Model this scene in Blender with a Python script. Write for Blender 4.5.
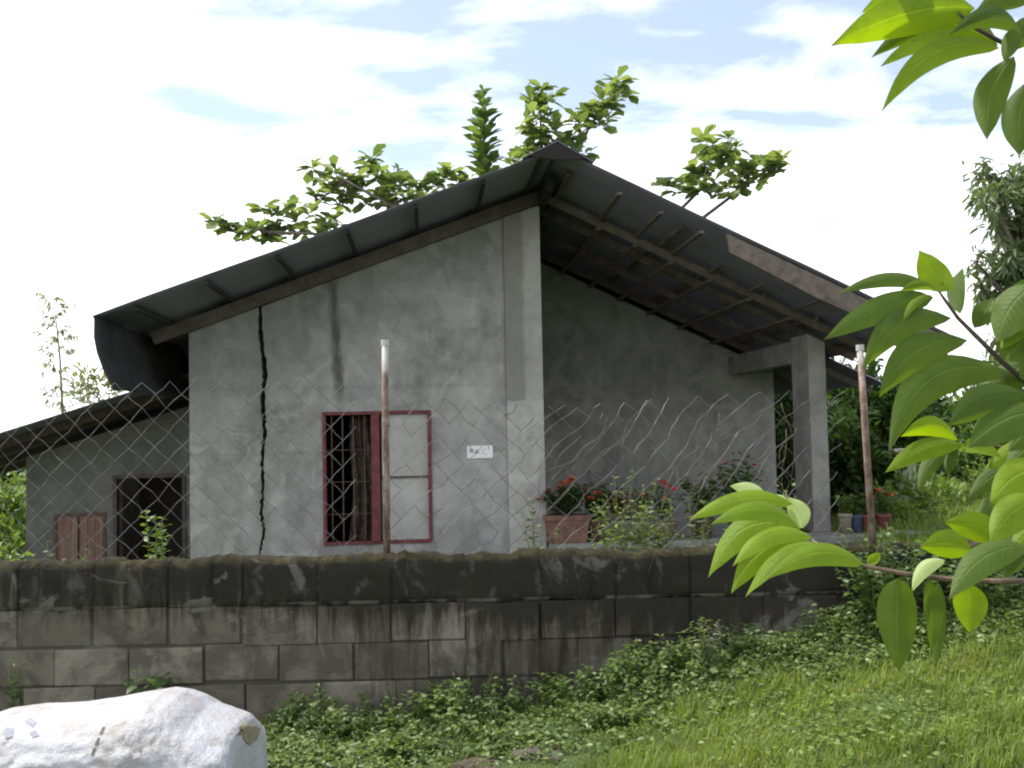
import bpy, bmesh, math, random
import numpy as np
from mathutils import Vector, Matrix, noise
R_ = math.radians
random.seed(7); RNG = np.random.default_rng(7)
scene = bpy.context.scene
for o in list(bpy.data.objects): bpy.data.objects.remove(o)

# ------------------------------------------------------------------ camera
PITCH, ROLL, EYE = R_(2.6), R_(1.2), np.array([0., 0., 1.5])
_F = np.array([0, math.cos(PITCH), math.sin(PITCH)])
_U0 = np.array([0, -math.sin(PITCH), math.cos(PITCH)]); _R0 = np.array([1., 0, 0])
_R = _R0*math.cos(ROLL) - _U0*math.sin(ROLL); _U = _U0*math.cos(ROLL) + _R0*math.sin(ROLL)
FPX = 1000.0
cd = bpy.data.cameras.new('camera'); cam = bpy.data.objects.new('camera', cd)
scene.collection.objects.link(cam); scene.camera = cam
cd.sensor_width = 36; cd.lens = 36*FPX/1024; cd.clip_start = 0.05; cd.clip_end = 2000
cam.matrix_world = Matrix(((_R[0], _U[0], -_F[0], EYE[0]), (_R[1], _U[1], -_F[1], EYE[1]),
                           (_R[2], _U[2], -_F[2], EYE[2]), (0, 0, 0, 1)))

# ------------------------------------------------------------------ sky, sun, exposure
SUN_EL, SUN_AZ = 60, -62          # azimuth measured from +Y (view direction) towards +X
world = bpy.data.worlds.new('World'); scene.world = world; world.use_nodes = True
wt = world.node_tree; wt.nodes.clear()
def wn(t, **k):
    n = wt.nodes.new(t)
    for a, v in k.items(): setattr(n, a, v)
    return n
sky = wn('ShaderNodeTexSky', sky_type='NISHITA'); sky.sun_disc = False
sky.sun_elevation = R_(SUN_EL); sky.sun_rotation = R_(SUN_AZ); sky.dust_density = 1.0; sky.air_density = 1.0
tc = wn('ShaderNodeTexCoord'); sep = wn('ShaderNodeSeparateXYZ'); wt.links.new(tc.outputs['Generated'], sep.inputs[0])
zz = wn('ShaderNodeMath', operation='MAXIMUM'); wt.links.new(sep.outputs['Z'], zz.inputs[0]); zz.inputs[1].default_value = 0.0
za = wn('ShaderNodeMath', operation='ADD'); wt.links.new(zz.outputs[0], za.inputs[0]); za.inputs[1].default_value = .12
dx = wn('ShaderNodeMath', operation='DIVIDE'); wt.links.new(sep.outputs['X'], dx.inputs[0]); wt.links.new(za.outputs[0], dx.inputs[1])
dy = wn('ShaderNodeMath', operation='DIVIDE'); wt.links.new(sep.outputs['Y'], dy.inputs[0]); wt.links.new(za.outputs[0], dy.inputs[1])
cmb = wn('ShaderNodeCombineXYZ'); wt.links.new(dx.outputs[0], cmb.inputs[0]); wt.links.new(dy.outputs[0], cmb.inputs[1])
mp = wn('ShaderNodeMapping'); wt.links.new(cmb.outputs[0], mp.inputs[0]); mp.inputs['Location'].default_value = (3.1, 1.7, 0)
mp.inputs['Scale'].default_value = (1.0, 1.5, 1)
n1 = wn('ShaderNodeTexNoise'); wt.links.new(mp.outputs[0], n1.inputs['Vector'])
n1.inputs['Scale'].default_value = 1.7; n1.inputs['Detail'].default_value = 10; n1.inputs['Roughness'].default_value = .54; n1.inputs['Distortion'].default_value = .35
cr = wn('ShaderNodeValToRGB'); wt.links.new(n1.outputs['Fac'], cr.inputs[0])
cr.color_ramp.elements[0].position = .43; cr.color_ramp.elements[0].color = (.15, .15, .15, 1)
cr.color_ramp.elements[1].position = .73; cr.color_ramp.elements[1].color = (1, 1, 1, 1)
# the layer thickens towards the horizon and on the sun's side
hz = wn('ShaderNodeMapRange'); wt.links.new(zz.outputs[0], hz.inputs[0])
hz.inputs[1].default_value = .12; hz.inputs[2].default_value = .32; hz.inputs[3].default_value = .24; hz.inputs[4].default_value = -.05
hx = wn('ShaderNodeMapRange'); wt.links.new(sep.outputs['X'], hx.inputs[0])
hx.inputs[1].default_value = -.08; hx.inputs[2].default_value = -.45; hx.inputs[3].default_value = 0.0; hx.inputs[4].default_value = .22
a1 = wn('ShaderNodeMath', operation='ADD'); wt.links.new(n1.outputs['Fac'], a1.inputs[0]); wt.links.new(hz.outputs[0], a1.inputs[1])
a2 = wn('ShaderNodeMath', operation='ADD'); wt.links.new(a1.outputs[0], a2.inputs[0]); wt.links.new(hx.outputs[0], a2.inputs[1])
wt.links.new(a2.outputs[0], cr.inputs[0]); mx0 = cr
mix = wn('ShaderNodeMixRGB'); wt.links.new(mx0.outputs[0], mix.inputs[0]); wt.links.new(sky.outputs[0], mix.inputs[1])
mix.inputs[2].default_value = (12.6, 12.7, 13.0, 1)
bg = wn('ShaderNodeBackground'); bg.inputs['Strength'].default_value = .083; wt.links.new(mix.outputs[0], bg.inputs[0])
wo = wn('ShaderNodeOutputWorld'); wt.links.new(bg.outputs[0], wo.inputs[0])

sl = bpy.data.lights.new('sun', 'SUN'); sl.energy = 2.6; sl.angle = R_(4); sl.color = (1, .95, .86)
so = bpy.data.objects.new('sun', sl); scene.collection.objects.link(so)
_sd = Vector((math.sin(R_(SUN_AZ))*math.cos(R_(SUN_EL)), math.cos(R_(SUN_AZ))*math.cos(R_(SUN_EL)), math.sin(R_(SUN_EL))))
so.rotation_euler = _sd.to_track_quat('Z', 'Y').to_euler(); so.location = (-8, 20, 30)
vs = scene.view_settings; vs.view_transform = 'Standard'; vs.look = 'None'; vs.gamma = 1; vs.exposure = 1.14
scene.render.engine = 'CYCLES'; scene.cycles.filter_width = 2.1
scene.cycles.max_bounces = 6; scene.cycles.transparent_max_bounces = 6

# ------------------------------------------------------------------ helpers
def at(x, y, d):
    """world point seen at pixel x,y whose world depth (Y) is d"""
    v = _F + _R*(x-512)/FPX + _U*(384-y)/FPX
    return EYE + v*(d/v[1])
TH, OX, OY = .087, .359, 10.8
CT, ST = math.cos(TH), math.sin(TH)
def hp(x, y, w):
    """house-plane point: pixel -> (u, z) on the plane w of the house frame"""
    v = _F + _R*(x-512)/FPX + _U*(384-y)/FPX
    # w = -(X-OX)*ST + (Y-OY)*CT
    t = (w + (EYE[0]-OX)*ST - (EYE[1]-OY)*CT)/(-v[0]*ST + v[1]*CT)
    p = EYE + v*t
    return (p[0]-OX)*CT + (p[1]-OY)*ST, p[2]
def hw(u, w, z):  # house frame -> world
    return np.array([OX+u*CT-w*ST, OY+u*ST+w*CT, z])

COL = scene.collection
def link(name, me, mat, parent=None, smooth=False):
    o = bpy.data.objects.new(name, me); COL.objects.link(o)
    if mat is not None:
        for m in (mat if isinstance(mat, (list, tuple)) else [mat]): me.materials.append(m)
    if parent is not None: o.parent = parent
    if smooth:
        me.polygons.foreach_set('use_smooth', [True]*len(me.polygons))
    return o
def tag(o, label=None, cat=None, group=None, kind=None):
    if label: o['label'] = label
    if cat: o['category'] = cat
    if group: o['group'] = group
    if kind: o['kind'] = kind
    return o
def thing(name, label, cat, loc=(0, 0, 0), rz=0, group=None):
    o = bpy.data.objects.new(name, None); COL.objects.link(o)
    o.location = loc; o.rotation_euler = (0, 0, rz); o.empty_display_size = .2
    return tag(o, label, cat, group)

class MB:
    def __init__(s): s.v = []; s.f = []; s.mi = []
    def add(s, vs, fs, m=0):
        b = len(s.v); s.v += [tuple(p) for p in vs]
        for f in fs: s.f.append([b+i for i in f]); s.mi.append(m)
    def box(s, x0, x1, y0, y1, z0, z1, m=0):
        s.add([(x0,y0,z0),(x1,y0,z0),(x1,y1,z0),(x0,y1,z0),(x0,y0,z1),(x1,y0,z1),(x1,y1,z1),(x0,y1,z1)],
              [(3,2,1,0),(4,5,6,7),(0,1,5,4),(1,2,6,5),(2,3,7,6),(3,0,4,7)], m)
    def prism(s, poly, y0, y1, m=0):
        """polygon of (x,z) extruded between two y values"""
        n = len(poly)
        area = sum(poly[i][0]*poly[(i+1)%n][1]-poly[(i+1)%n][0]*poly[i][1] for i in range(n))
        if area < 0: poly = poly[::-1]
        vs = [(x, y0, z) for x, z in poly] + [(x, y1, z) for x, z in poly]
        fs = [list(range(n)), list(range(2*n-1, n-1, -1))]
        for i in range(n): j = (i+1) % n; fs.append((j, i, n+i, n+j))
        s.add(vs, fs, m)
    def bar(s, p, q, wd, ht, up=(0, 0, 1), m=0):
        p, q, up = Vector(p), Vector(q), Vector(up); t = (q-p).normalized(); sd = t.cross(up).normalized(); n = sd.cross(t)
        vs = []
        for c in (p, q):
            for a, b in ((-1,-1),(1,-1),(1,1),(-1,1)): vs.append(c+sd*a*wd/2+n*b*ht/2)
        s.add(vs, [(0,1,2,3),(7,6,5,4),(1,0,4,5),(2,1,5,6),(3,2,6,7),(0,3,7,4)], m)
    def tube(s, pts, rad, n=6, m=0, cap=True):
        pts = [Vector(p) for p in pts]
        if not hasattr(rad, '__len__'): rad = [rad]*len(pts)
        b = len(s.v); ref = Vector((.37, .81, .45)); prev = None
        for i, p in enumerate(pts):
            t = (pts[min(i+1, len(pts)-1)]-pts[max(i-1, 0)]).normalized()
            a = t.cross(ref if prev is None else prev.cross(t))
            if a.length < 1e-4: a = t.cross(Vector((1, 0, .1)))
            a.normalize()
            if prev is not None:
                a = (prev - t*prev.dot(t)); a.normalize()
            prev = a; c = t.cross(a)
            for k in range(n):
                an = 2*math.pi*k/n; s.v.append(tuple(p+(a*math.cos(an)+c*math.sin(an))*rad[i]))
        for i in range(len(pts)-1):
            for k in range(n):
                k2 = (k+1) % n
                s.f.append([b+i*n+k, b+i*n+k2, b+(i+1)*n+k2, b+(i+1)*n+k]); s.mi.append(m)
        if cap:
            s.f.append([b+k for k in range(n)][::-1]); s.mi.append(m)
            e = b+(len(pts)-1)*n; s.f.append([e+k for k in range(n)]); s.mi.append(m)
    def lathe(s, prof, c=(0, 0, 0), n=20, m=0):
        b = len(s.v)
        for r, z in prof:
            for k in range(n):
                a = 2*math.pi*k/n; s.v.append((c[0]+r*math.cos(a), c[1]+r*math.sin(a), c[2]+z))
        for i in range(len(prof)-1):
            for k in range(n):
                k2 = (k+1) % n; s.f.append([b+i*n+k, b+i*n+k2, b+(i+1)*n+k2, b+(i+1)*n+k]); s.mi.append(m)
        s.f.append([b+k for k in range(n)][::-1]); s.mi.append(m)
    def mesh(s, name):
        me = bpy.data.meshes.new(name); me.from_pydata(s.v, [], s.f); me.polygons.foreach_set('material_index', s.mi); me.update(); return me
    def build(s, name, mat, parent=None, smooth=False, bevel=0):
        o = link(name, s.mesh(name), mat, parent, smooth)
        if bevel:
            bm = bmesh.new(); bm.from_mesh(o.data)
            es = [e for e in bm.edges if len(e.link_faces) == 2 and e.calc_face_angle(0) > .5]
            bmesh.ops.bevel(bm, geom=es, offset=bevel, segments=2, affect='EDGES', profile=.6)
            bm.to_mesh(o.data); bm.free()
        return o

# ------------------------------------------------------------------ materials
class NT:
    def __init__(s, name):
        s.mat = bpy.data.materials.new(name); s.mat.use_nodes = True; s.t = s.mat.node_tree; s.t.nodes.clear()
    def n(s, t, ins=None, **k):
        nd = s.t.nodes.new(t)
        for a, v in k.items(): setattr(nd, a, v)
        for a, v in (ins or {}).items(): s.set(nd.inputs[a], v)
        return nd
    def set(s, inp, v):
        if isinstance(v, bpy.types.NodeSocket): s.t.links.new(v, inp)
        else:
            if hasattr(inp, 'default_value') and hasattr(inp.default_value, '__len__') and len(inp.default_value) == 4 and len(v) == 3: v = (*v, 1)
            inp.default_value = v
    def m(s, op, a, b=0.0, c=None, clamp=False):
        nd = s.t.nodes.new('ShaderNodeMath'); nd.operation = op; nd.use_clamp = clamp
        s.set(nd.inputs[0], a); s.set(nd.inputs[1], b)
        if c is not None: s.set(nd.inputs[2], c)
        return nd.outputs[0]
    def ss(s, v, a, b, lo=0., hi=1.):
        nd = s.t.nodes.new('ShaderNodeMapRange'); nd.interpolation_type = 'SMOOTHSTEP'
        for i, x in enumerate((v, a, b, lo, hi)): s.set(nd.inputs[i], x)
        return nd.outputs[0]
    def mixc(s, f, a, b, mode='MIX'):
        nd = s.t.nodes.new('ShaderNodeMixRGB'); nd.blend_type = mode
        s.set(nd.inputs[0], f); s.set(nd.inputs[1], a); s.set(nd.inputs[2], b); return nd.outputs[0]
    def coords(s, kind='Object', scale=(1, 1, 1), loc=(0, 0, 0)):
        tc = s.n('ShaderNodeTexCoord'); mp = s.n('ShaderNodeMapping', {'Scale': scale, 'Location': loc}); s.t.links.new(tc.outputs[kind], mp.inputs[0]); return mp.outputs[0]
    def noise(s, vec, scale, detail=6, rough=.6, dist=0):
        return s.n('ShaderNodeTexNoise', {'Vector': vec, 'Scale': scale, 'Detail': detail, 'Roughness': rough, 'Distortion': dist}).outputs['Fac']
    def ramp(s, f, *st):
        nd = s.t.nodes.new('ShaderNodeValToRGB'); s.set(nd.inputs[0], f); e = nd.color_ramp.elements
        while len(e) < len(st): e.new(.5)
        for i, (p, c) in enumerate(st): e[i].position = p; e[i].color = (*c, 1) if len(c) == 3 else c
        return nd.outputs[0]
    def xyz(s, vec):
        nd = s.n('ShaderNodeSeparateXYZ'); s.t.links.new(vec, nd.inputs[0]); return nd.outputs
    def bump(s, h, dist=.01, strength=1):
        return s.n('ShaderNodeBump', {'Height': h, 'Distance': dist, 'Strength': strength}).outputs[0]
    def out(s, col, rough=.8, normal=None, metal=0, spec=.4, extra=None):
        p = s.n('ShaderNodeBsdfPrincipled', {'Base Color': col, 'Roughness': rough, 'Metallic': metal, 'Specular IOR Level': spec})
        if normal is not None: s.set(p.inputs['Normal'], normal)
        o = s.n('ShaderNodeOutputMaterial'); s.t.links.new(p.outputs[0], o.inputs[0]); return s.mat

def leaf_mat(name, c0, c1, c2, trans=.35, rough=.45, tcol=1.5, spec=.4, patch=None):
    """foliage: hue varies from leaf to leaf, light passes through"""
    t = NT(name); rnd = t.n('ShaderNodeNewGeometry').outputs['Random Per Island']
    col = t.ramp(rnd, (0, c0), (.55, c1), (1, c2))
    if patch:
        pv = t.coords(); col = t.mixc(t.ss(t.noise(pv, 1.9, 5, .65), .42, .62, 0, .75), col, patch[0]); col = t.mixc(t.ss(t.noise(pv, 5.2, 5, .65, .5), .60, .72, 0, .6), col, patch[1])
    p = t.n('ShaderNodeBsdfPrincipled', {'Base Color': col, 'Roughness': rough, 'Specular IOR Level': spec})
    tc = t.mixc(1, col, (tcol*1.05, tcol*1.1, tcol*.45, 1), 'MULTIPLY')
    tr = t.n('ShaderNodeBsdfTranslucent', {'Color': tc})
    mx = t.n('ShaderNodeMixShader', {0: trans}); t.t.links.new(p.outputs[0], mx.inputs[1]); t.t.links.new(tr.outputs[0], mx.inputs[2])
    o = t.n('ShaderNodeOutputMaterial'); t.t.links.new(mx.outputs[0], o.inputs[0]); return t.mat
def plain(name, col, rough=.7, var=.25, scale=6, bumpd=.004, metal=0, spec=.4):
    t = NT(name); v = t.coords(); n = t.noise(v, scale, 8, .65)
    a = tuple(c*(1-var) for c in col); b = tuple(min(1, c*(1+var)) for c in col)
    return t.out(t.ramp(n, (.3, a), (.7, b)), rough, t.bump(t.noise(v, scale*8, 5), bumpd), metal, spec)

M = {}
M['leaf_dark'] = leaf_mat('leaf_dark', (.022, .048, .014), (.035, .070, .018), (.055, .10, .024))
M['leaf_mid'] = leaf_mat('leaf_mid', (.045, .085, .022), (.075, .13, .032), (.13, .195, .05))
M['leaf_weed'] = leaf_mat('leaf_weed', (.065, .11, .026), (.115, .175, .042), (.21, .265, .085))
M['leaf_variegated'] = leaf_mat('leaf_variegated', (.075, .115, .03), (.13, .18, .045), (.23, .28, .09))
M['leaf_mango'] = leaf_mat('leaf_mango', (.06, .095, .04), (.09, .13, .055), (.15, .19, .085), .35)
M['leaf_bright'] = leaf_mat('leaf_bright', (.09, .14, .03), (.14, .21, .04), (.22, .29, .07))
M['leaf_pale'] = leaf_mat('leaf_pale', (.14, .17, .08), (.20, .24, .11), (.30, .33, .18))
M['leaf_almond'] = leaf_mat('leaf_almond', (.08, .12, .05), (.14, .19, .075), (.24, .285, .12), .42)
M['leaf_red'] = leaf_mat('leaf_red', (.13, .06, .03), (.22, .07, .04), (.17, .14, .05), .3)
M['grass'] = leaf_mat('grass', (.13, .175, .03), (.19, .25, .045), (.27, .31, .09), .4, .6, patch=((.075, .125, .02), (.22, .19, .09)))
M['dry'] = plain('dry_twig', (.13, .11, .085), .8, .4, 20)
M['stem'] = plain('green_stem', (.09, .12, .04), .6, .3, 15)
M['bark'] = plain('bark', (.12, .10, .08), .9, .4, 10, .01)
M['flower_red'] = leaf_mat('flower_red', (.35, .03, .03), (.45, .06, .05), (.5, .10, .05), .25)
M['flower_orange'] = leaf_mat('flower_orange', (.36, .08, .03), (.42, .12, .05), (.5, .16, .07), .25)

def plaster(name, lo, hi, extra=None, low_dirt=None, contrast=1):
    t = NT(name); v = t.coords(); x, y, z = t.xyz(v)
    a = t.noise(v, .9, 5, .6, .4); b = t.noise(v, 5.5, 8, .68); fine = t.noise(v, 38, 6, .7)
    vs_ = t.noise(t.coords(scale=(5.5, 5.5, .5)), 1.3, 6, .6)
    f = t.m('ADD', t.m('MULTIPLY', a, .42), t.m('ADD', t.m('MULTIPLY', b, .38), t.m('ADD', t.m('MULTIPLY', vs_, .14), t.m('MULTIPLY', fine, .10))))
    c = t.ramp(f, (.40, tuple(q*.82 for q in lo)), (.52, tuple((p+q)/2 for p, q in zip(lo, hi))), (.64, tuple(min(1, q*1.06) for q in hi)))
    # trowelled patches
    vor = t.noise(v, 2.6, 3, .5, 1.2)
    c = t.mixc(t.ss(vor, .54, .64, 0, .40), c, tuple(min(1, h*1.2) for h in hi))
    wv = t.n('ShaderNodeVectorMath', {0: v, 1: t.n('ShaderNodeTexNoise', {'Vector': v, 'Scale': 2.2, 'Detail': 6}).outputs['Color']}, operation='ADD').outputs[0]
    vo = t.n('ShaderNodeTexVoronoi', {'Vector': wv, 'Scale': .75}, feature='DISTANCE_TO_EDGE').outputs['Distance']
    c = t.mixc(t.m('MULTIPLY', t.ss(vo, .007, .001), t.ss(t.noise(v, 1.1, 4), .5, .62, 0, .5)), c, (.06, .058, .05, 1))
    c = t.mixc(t.ss(t.noise(v, 14, 8, .75, .3), .56, .68, 0, .28), c, tuple(q*.55 for q in lo))
    if extra: c = extra(t, c, x, y, z, v)
    if low_dirt is not None:
        d = t.m('MULTIPLY', t.ss(z, low_dirt, low_dirt-.55), t.ss(t.noise(t.coords(scale=(4, 4, .8)), 2, 6, .7), .40, .66))
        c = t.mixc(t.m('MULTIPLY', d, .55), c, (.07, .068, .055, 1))
    h = t.m('ADD', t.m('MULTIPLY', b, .5), fine)
    return t.out(c, .92, t.bump(h, .006, .8), spec=.25)

# ------------------------------------------------------------------ foliage geometry
def norm(a): return a/np.maximum(np.linalg.norm(a, axis=-1, keepdims=True), 1e-9)
_T = np.array([(0, 0, 0), (.48, 0, 0), (1, 0, 0), (.22, .42, .10), (.62, .40, .10), (.22, -.42, .10), (.62, -.40, .10)])
_TF = [(0, 1, 3), (1, 4, 3), (1, 2, 4), (0, 5, 1), (1, 5, 6), (1, 6, 2)]
_TB = np.array([(0, 0, 0), (.55, 0, 0), (1, 0, 0), (.36, .30, .10), (.72, .44, .08), (.36, -.30, .10), (.72, -.44, .08)])
def leaf_mesh(name, pos, d, nrm, L, Wd, droop=.18, blunt=False):
    """many leaves in one mesh: each a folded, drooping blade"""
    pos, d, nrm = map(np.asarray, (pos, d, nrm)); N = len(pos)
    d = norm(d); s = norm(np.cross(nrm, d)); n = np.cross(d, s)
    L = np.broadcast_to(np.asarray(L, float), (N,)); Wd = np.broadcast_to(np.asarray(Wd, float), (N,))
    T = _TB if blunt else _T
    al = T[None, :, 0]*L[:, None]; sd = T[None, :, 1]*Wd[:, None]; nn = T[None, :, 2]*Wd[:, None]*1.2 - droop*L[:, None]*T[None, :, 0]**2
    V = pos[:, None]+al[..., None]*d[:, None]+sd[..., None]*s[:, None]+nn[..., None]*n[:, None]
    F = (np.array(_TF)[None]+np.arange(N)[:, None, None]*7).reshape(-1)
    return np_mesh(name, V.reshape(-1, 3), F, 3)
def np_mesh(name, V, F, k):
    me = bpy.data.meshes.new(name); nf = len(F)//k
    me.vertices.add(len(V)); me.vertices.foreach_set('co', np.asarray(V, np.float32).ravel())
    me.loops.add(len(F)); me.loops.foreach_set('vertex_index', np.asarray(F, np.int32))
    me.polygons.add(nf); me.polygons.foreach_set('loop_start', np.arange(nf, dtype=np.int32)*k)
    me.polygons.foreach_set('loop_total', np.full(nf, k, np.int32)); me.update(calc_edges=True); return me
def rdir(n, up=0.0, spread=1.0):
    a = RNG.normal(size=(n, 3))*spread; a[:, 2] += up; return norm(a)

def plant(name, label, cat, base, h, spread, nst, leaf, mat, group=None, lw=.5, per=14, lean=(0, 0), stem_r=.004, droop=.25, start=.15, flowers=None, parent=None, stemmat=None, whorl=False):
    """stems that rise and arch outwards, leaves along them"""
    base = np.array(base, float)
    root = parent if parent is not None else thing(name, label, cat, base, 0, group)
    off = np.zeros(3) if parent is None else base
    mb = MB(); P, D, Nn, LL = [], [], [], []; tips = []
    for i in range(nst):
        a = RNG.uniform(0, 2*math.pi); sp = spread*math.sqrt(RNG.uniform(.05, 1)); hh = h*RNG.uniform(.6, 1.0)*(1-.25*(sp/max(spread, 1e-6))**2)
        q = np.array([math.cos(a)*sp+lean[0], math.sin(a)*sp*.7+lean[1], hh])
        st = np.array([math.cos(a), math.sin(a), 0])*spread*.15*RNG.uniform(0, 1)
        ts = np.linspace(0, 1, 6); w = RNG.normal(size=3)*spread*.10
        pts = [off+st+(q-st)*np.array([t**1.5, t**1.5, t]) + w*math.sin(t*3.1) for t in ts]
        mb.tube(pts, [stem_r*(1-.7*t) for t in ts], 5)
        tips.append(pts[-1])
        for k in range(per):
            t = start+(1-start)*(k+RNG.uniform(0, 1))/per
            j = min(int(t*5), 4); f = t*5-j; p = pts[j]*(1-f)+pts[j+1]*f
            an = k*2.4+RNG.uniform(-.5, .5); dv = np.array([math.cos(an), math.sin(an), RNG.uniform(-.15, .7)])
            P.append(p); D.append(dv); Nn.append(np.array([0, 0, 1.])+RNG.normal(size=3)*.45); LL.append(leaf*RNG.uniform(.55, 1.15)*(1-.3*t))
    mb.build('stem', stemmat or M['stem'], root, True)
    LL = np.array(LL)
    link('foliage', leaf_mesh('foliage', P, D, Nn, LL, LL*lw, droop), mat, root)
    if flowers:
        fm, nf, fs = flowers
        for i in range(nf):
            c = tips[RNG.integers(len(tips))]+RNG.normal(size=3)*np.array([.05, .05, .03])
            n = 9; a = np.arange(n)*.72+RNG.uniform(0, 6)
            Df = np.stack([np.cos(a), np.sin(a), RNG.uniform(.0, 1.0, n)], -1)
            link('flower', leaf_mesh('flower', np.tile(c, (n, 1)), Df, rdir(n, 1), fs, fs*.85, .2), fm, root)
    return root

def bush(name, label, cat, base, clumps, nleaf, leaf, mat, group=None, trunk=None, tr=.06, clr=.35, lw=.42, hang=0.0, trunkmat=None, parts=('trunk', 'crown'), jitter=1.0):
    """woody plant: trunk and limbs run to every clump; a clump is leaves spread through its volume. clumps are world points (x,y,z,radius)"""
    base = np.array(base, float); root = thing(name, label, cat, base, 0, group)
    mb = MB(); cl = np.array(clumps, float); cen = cl[:, :3].mean(0)
    fork = base+(cen-base)*np.array([.55, .55, .45]) if trunk is None else np.array(trunk, float)
    mid = (base+fork)/2+np.array([.05, 0, 0])
    mb.tube([base-base, mid-base, fork-base], [tr, tr*.85, tr*.7], 8)
    P, D, Nn, LL = [], [], [], []
    tot = (cl[:, 3]**2).sum()
    for c in cl:
        p0 = fork+RNG.normal(size=3)*.02; p1 = c[:3]; r = c[3]
        m = (p0+p1)/2+np.array([0, 0, -.08])*np.linalg.norm(p1-p0)+RNG.normal(size=3)*.08*r
        mb.tube([p0-base, m-base, p1-base], [tr*.5, tr*.3, tr*.12], 5)
        nsub = max(4, int(7*jitter))
        subs = p1+RNG.normal(size=(nsub, 3))*r*.5*np.array([1, 1, .8])
        for s in subs:
            mb.tube([p1-base, s-base], [tr*.12, tr*.05], 4)
        n = int(nleaf*r*r/tot)
        k = RNG.integers(0, nsub, n); p = subs[k]+RNG.normal(size=(n, 3))*r*.24
        P.append(p-base); d = p-p1[None]; D.append(norm(d)+rdir(n)*.8+np.array([0, 0, .15-hang])); Nn.append(rdir(n, 1.1, .6)); LL.append(leaf*RNG.uniform(.6, 1.15, n))
    mb.build(parts[0], trunkmat or M['bark'], root, True)
    P, D, Nn, LL = map(np.concatenate, (P, D, Nn, LL))
    link(parts[1], leaf_mesh(parts[1], P, D, Nn, LL, LL*lw, .25), mat, root)
    return root

# ------------------------------------------------------------------ ground: one sheet to the horizon
WY0, WY1 = 5.35, 5.55
def sst(a, b, x):
    t = np.clip((x-a)/(b-a), 0, 1); return t*t*(3-2*t)
def gz(x, y):
    x, y = np.asarray(x, float), np.asarray(y, float)
    front = -.01+.40*sst(-.6, 2.3, x)+.16*sst(1.7, 3.0, x)*sst(4.2, 5.2, y)-.10*sst(3.6, 2.0, y)*sst(-.5, 1.5, x)
    left, right = -.72, .30-.16*sst(9, 22, y)
    back = left+(right-left)*sst(1.2, 3.4, x-(y-8)*.28*sst(6, 12, y))
    return front*(1-sst(WY0+.02, WY1-.02, y))+back*sst(WY0+.02, WY1-.02, y)+.02*np.sin(x*1.7+y*1.3)*np.cos(y*1.1-x*.6)
xs = np.unique(np.concatenate([np.linspace(-4, 8, 121), np.linspace(-16, 24, 81), np.linspace(-60, 60, 31), np.linspace(-900, 900, 19)]).round(3))
ys = np.unique(np.concatenate([np.linspace(-1, 5.3, 64), [5.37, 5.4, 5.43, 5.46, 5.5, 5.53], np.linspace(5.6, 24, 75), np.linspace(25, 80, 23), np.linspace(-40, -1, 10), np.linspace(100, 1200, 12)]).round(3))
X, Y = np.meshgrid(xs, ys); Z = gz(X, Y); nx, ny = len(xs), len(ys)
idx = np.arange(nx*ny).reshape(ny, nx)
F = np.stack([idx[:-1, :-1], idx[:-1, 1:], idx[1:, 1:], idx[1:, :-1]], -1).reshape(-1)
t = NT('turf'); v = t.coords(); a = t.noise(v, 1.6, 8, .65); b = t.noise(v, 25, 6, .7)
c = t.ramp(t.m('ADD', t.m('MULTIPLY', a, .55), t.m('MULTIPLY', b, .45)), (.36, (.045, .04, .02)), (.46, (.05, .075, .018)), (.6, (.085, .13, .03)))
MT = t.out(c, .95, t.bump(b, .03))
g = link('lawn', np_mesh('lawn', np.stack([X, Y, Z], -1).reshape(-1, 3), F, 4), MT, None, True); tag(g, kind='structure')

# ------------------------------------------------------------------ the house
ZB = -.72                       # yard level at the house
ZR, SL, SR, OV = 4.156, .364, .476, 1.376
UL, UR = -4.301, 3.86
UWL = hp(190, 520, 0)[0]; UWR = hp(546, 520, 0)[0]; UCL = hp(508, 480, 0)[0]
WB = 3.155; UB = hp(776, 460, WB)[0]
WEND = 6.2
house = thing('house', 'grey cement house under a dark sagging gable roof, behind the block wall', 'house', (OX, OY, ZB), TH)
def L(z): return z-ZB
def roofz(u): return ZR+(SL*u if u < 0 else -SR*u)
# window hole
wu0, wz1 = hp(322, 411, 0); wu1, wz0 = hp(433, 544, 0); wz1 = hp(378, 411, 0)[1]; wz0 = hp(378, 544, 0)[1]
crack = [hp(x, y, 0) for x, y in ((260, 312), (261, 340), (265, 372), (263, 405), (265, 432), (262, 462), (263, 488), (261, 515), (264, 530), (260, 552), (258, 575))]
crack[0] = (crack[0][0], roofz(crack[0][0])-.2); crack.append((crack[-1][0]-.03, ZB))
_ck = []
for (a_, b_) in zip(crack[:-1], crack[1:]):
    for f_ in (0, .125, .25, .375, .5, .625, .75, .875): _ck.append((a_[0]+(b_[0]-a_[0])*f_+(RNG.normal()*.005 if f_ else 0), a_[1]+(b_[1]-a_[1])*f_))
_ck.append(crack[-1]); crack = _ck
cw = [float(np.interp(i_, [0, 16, 32, 48, 88], [.040, .058, .038, .036, .020]))*RNG.uniform(.7, 1.25) for i_ in range(len(crack))]
_cw0 = [.028, .034, .040, .030, .038, .026, .034, .022, .030, .018, .020, .02]
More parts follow.
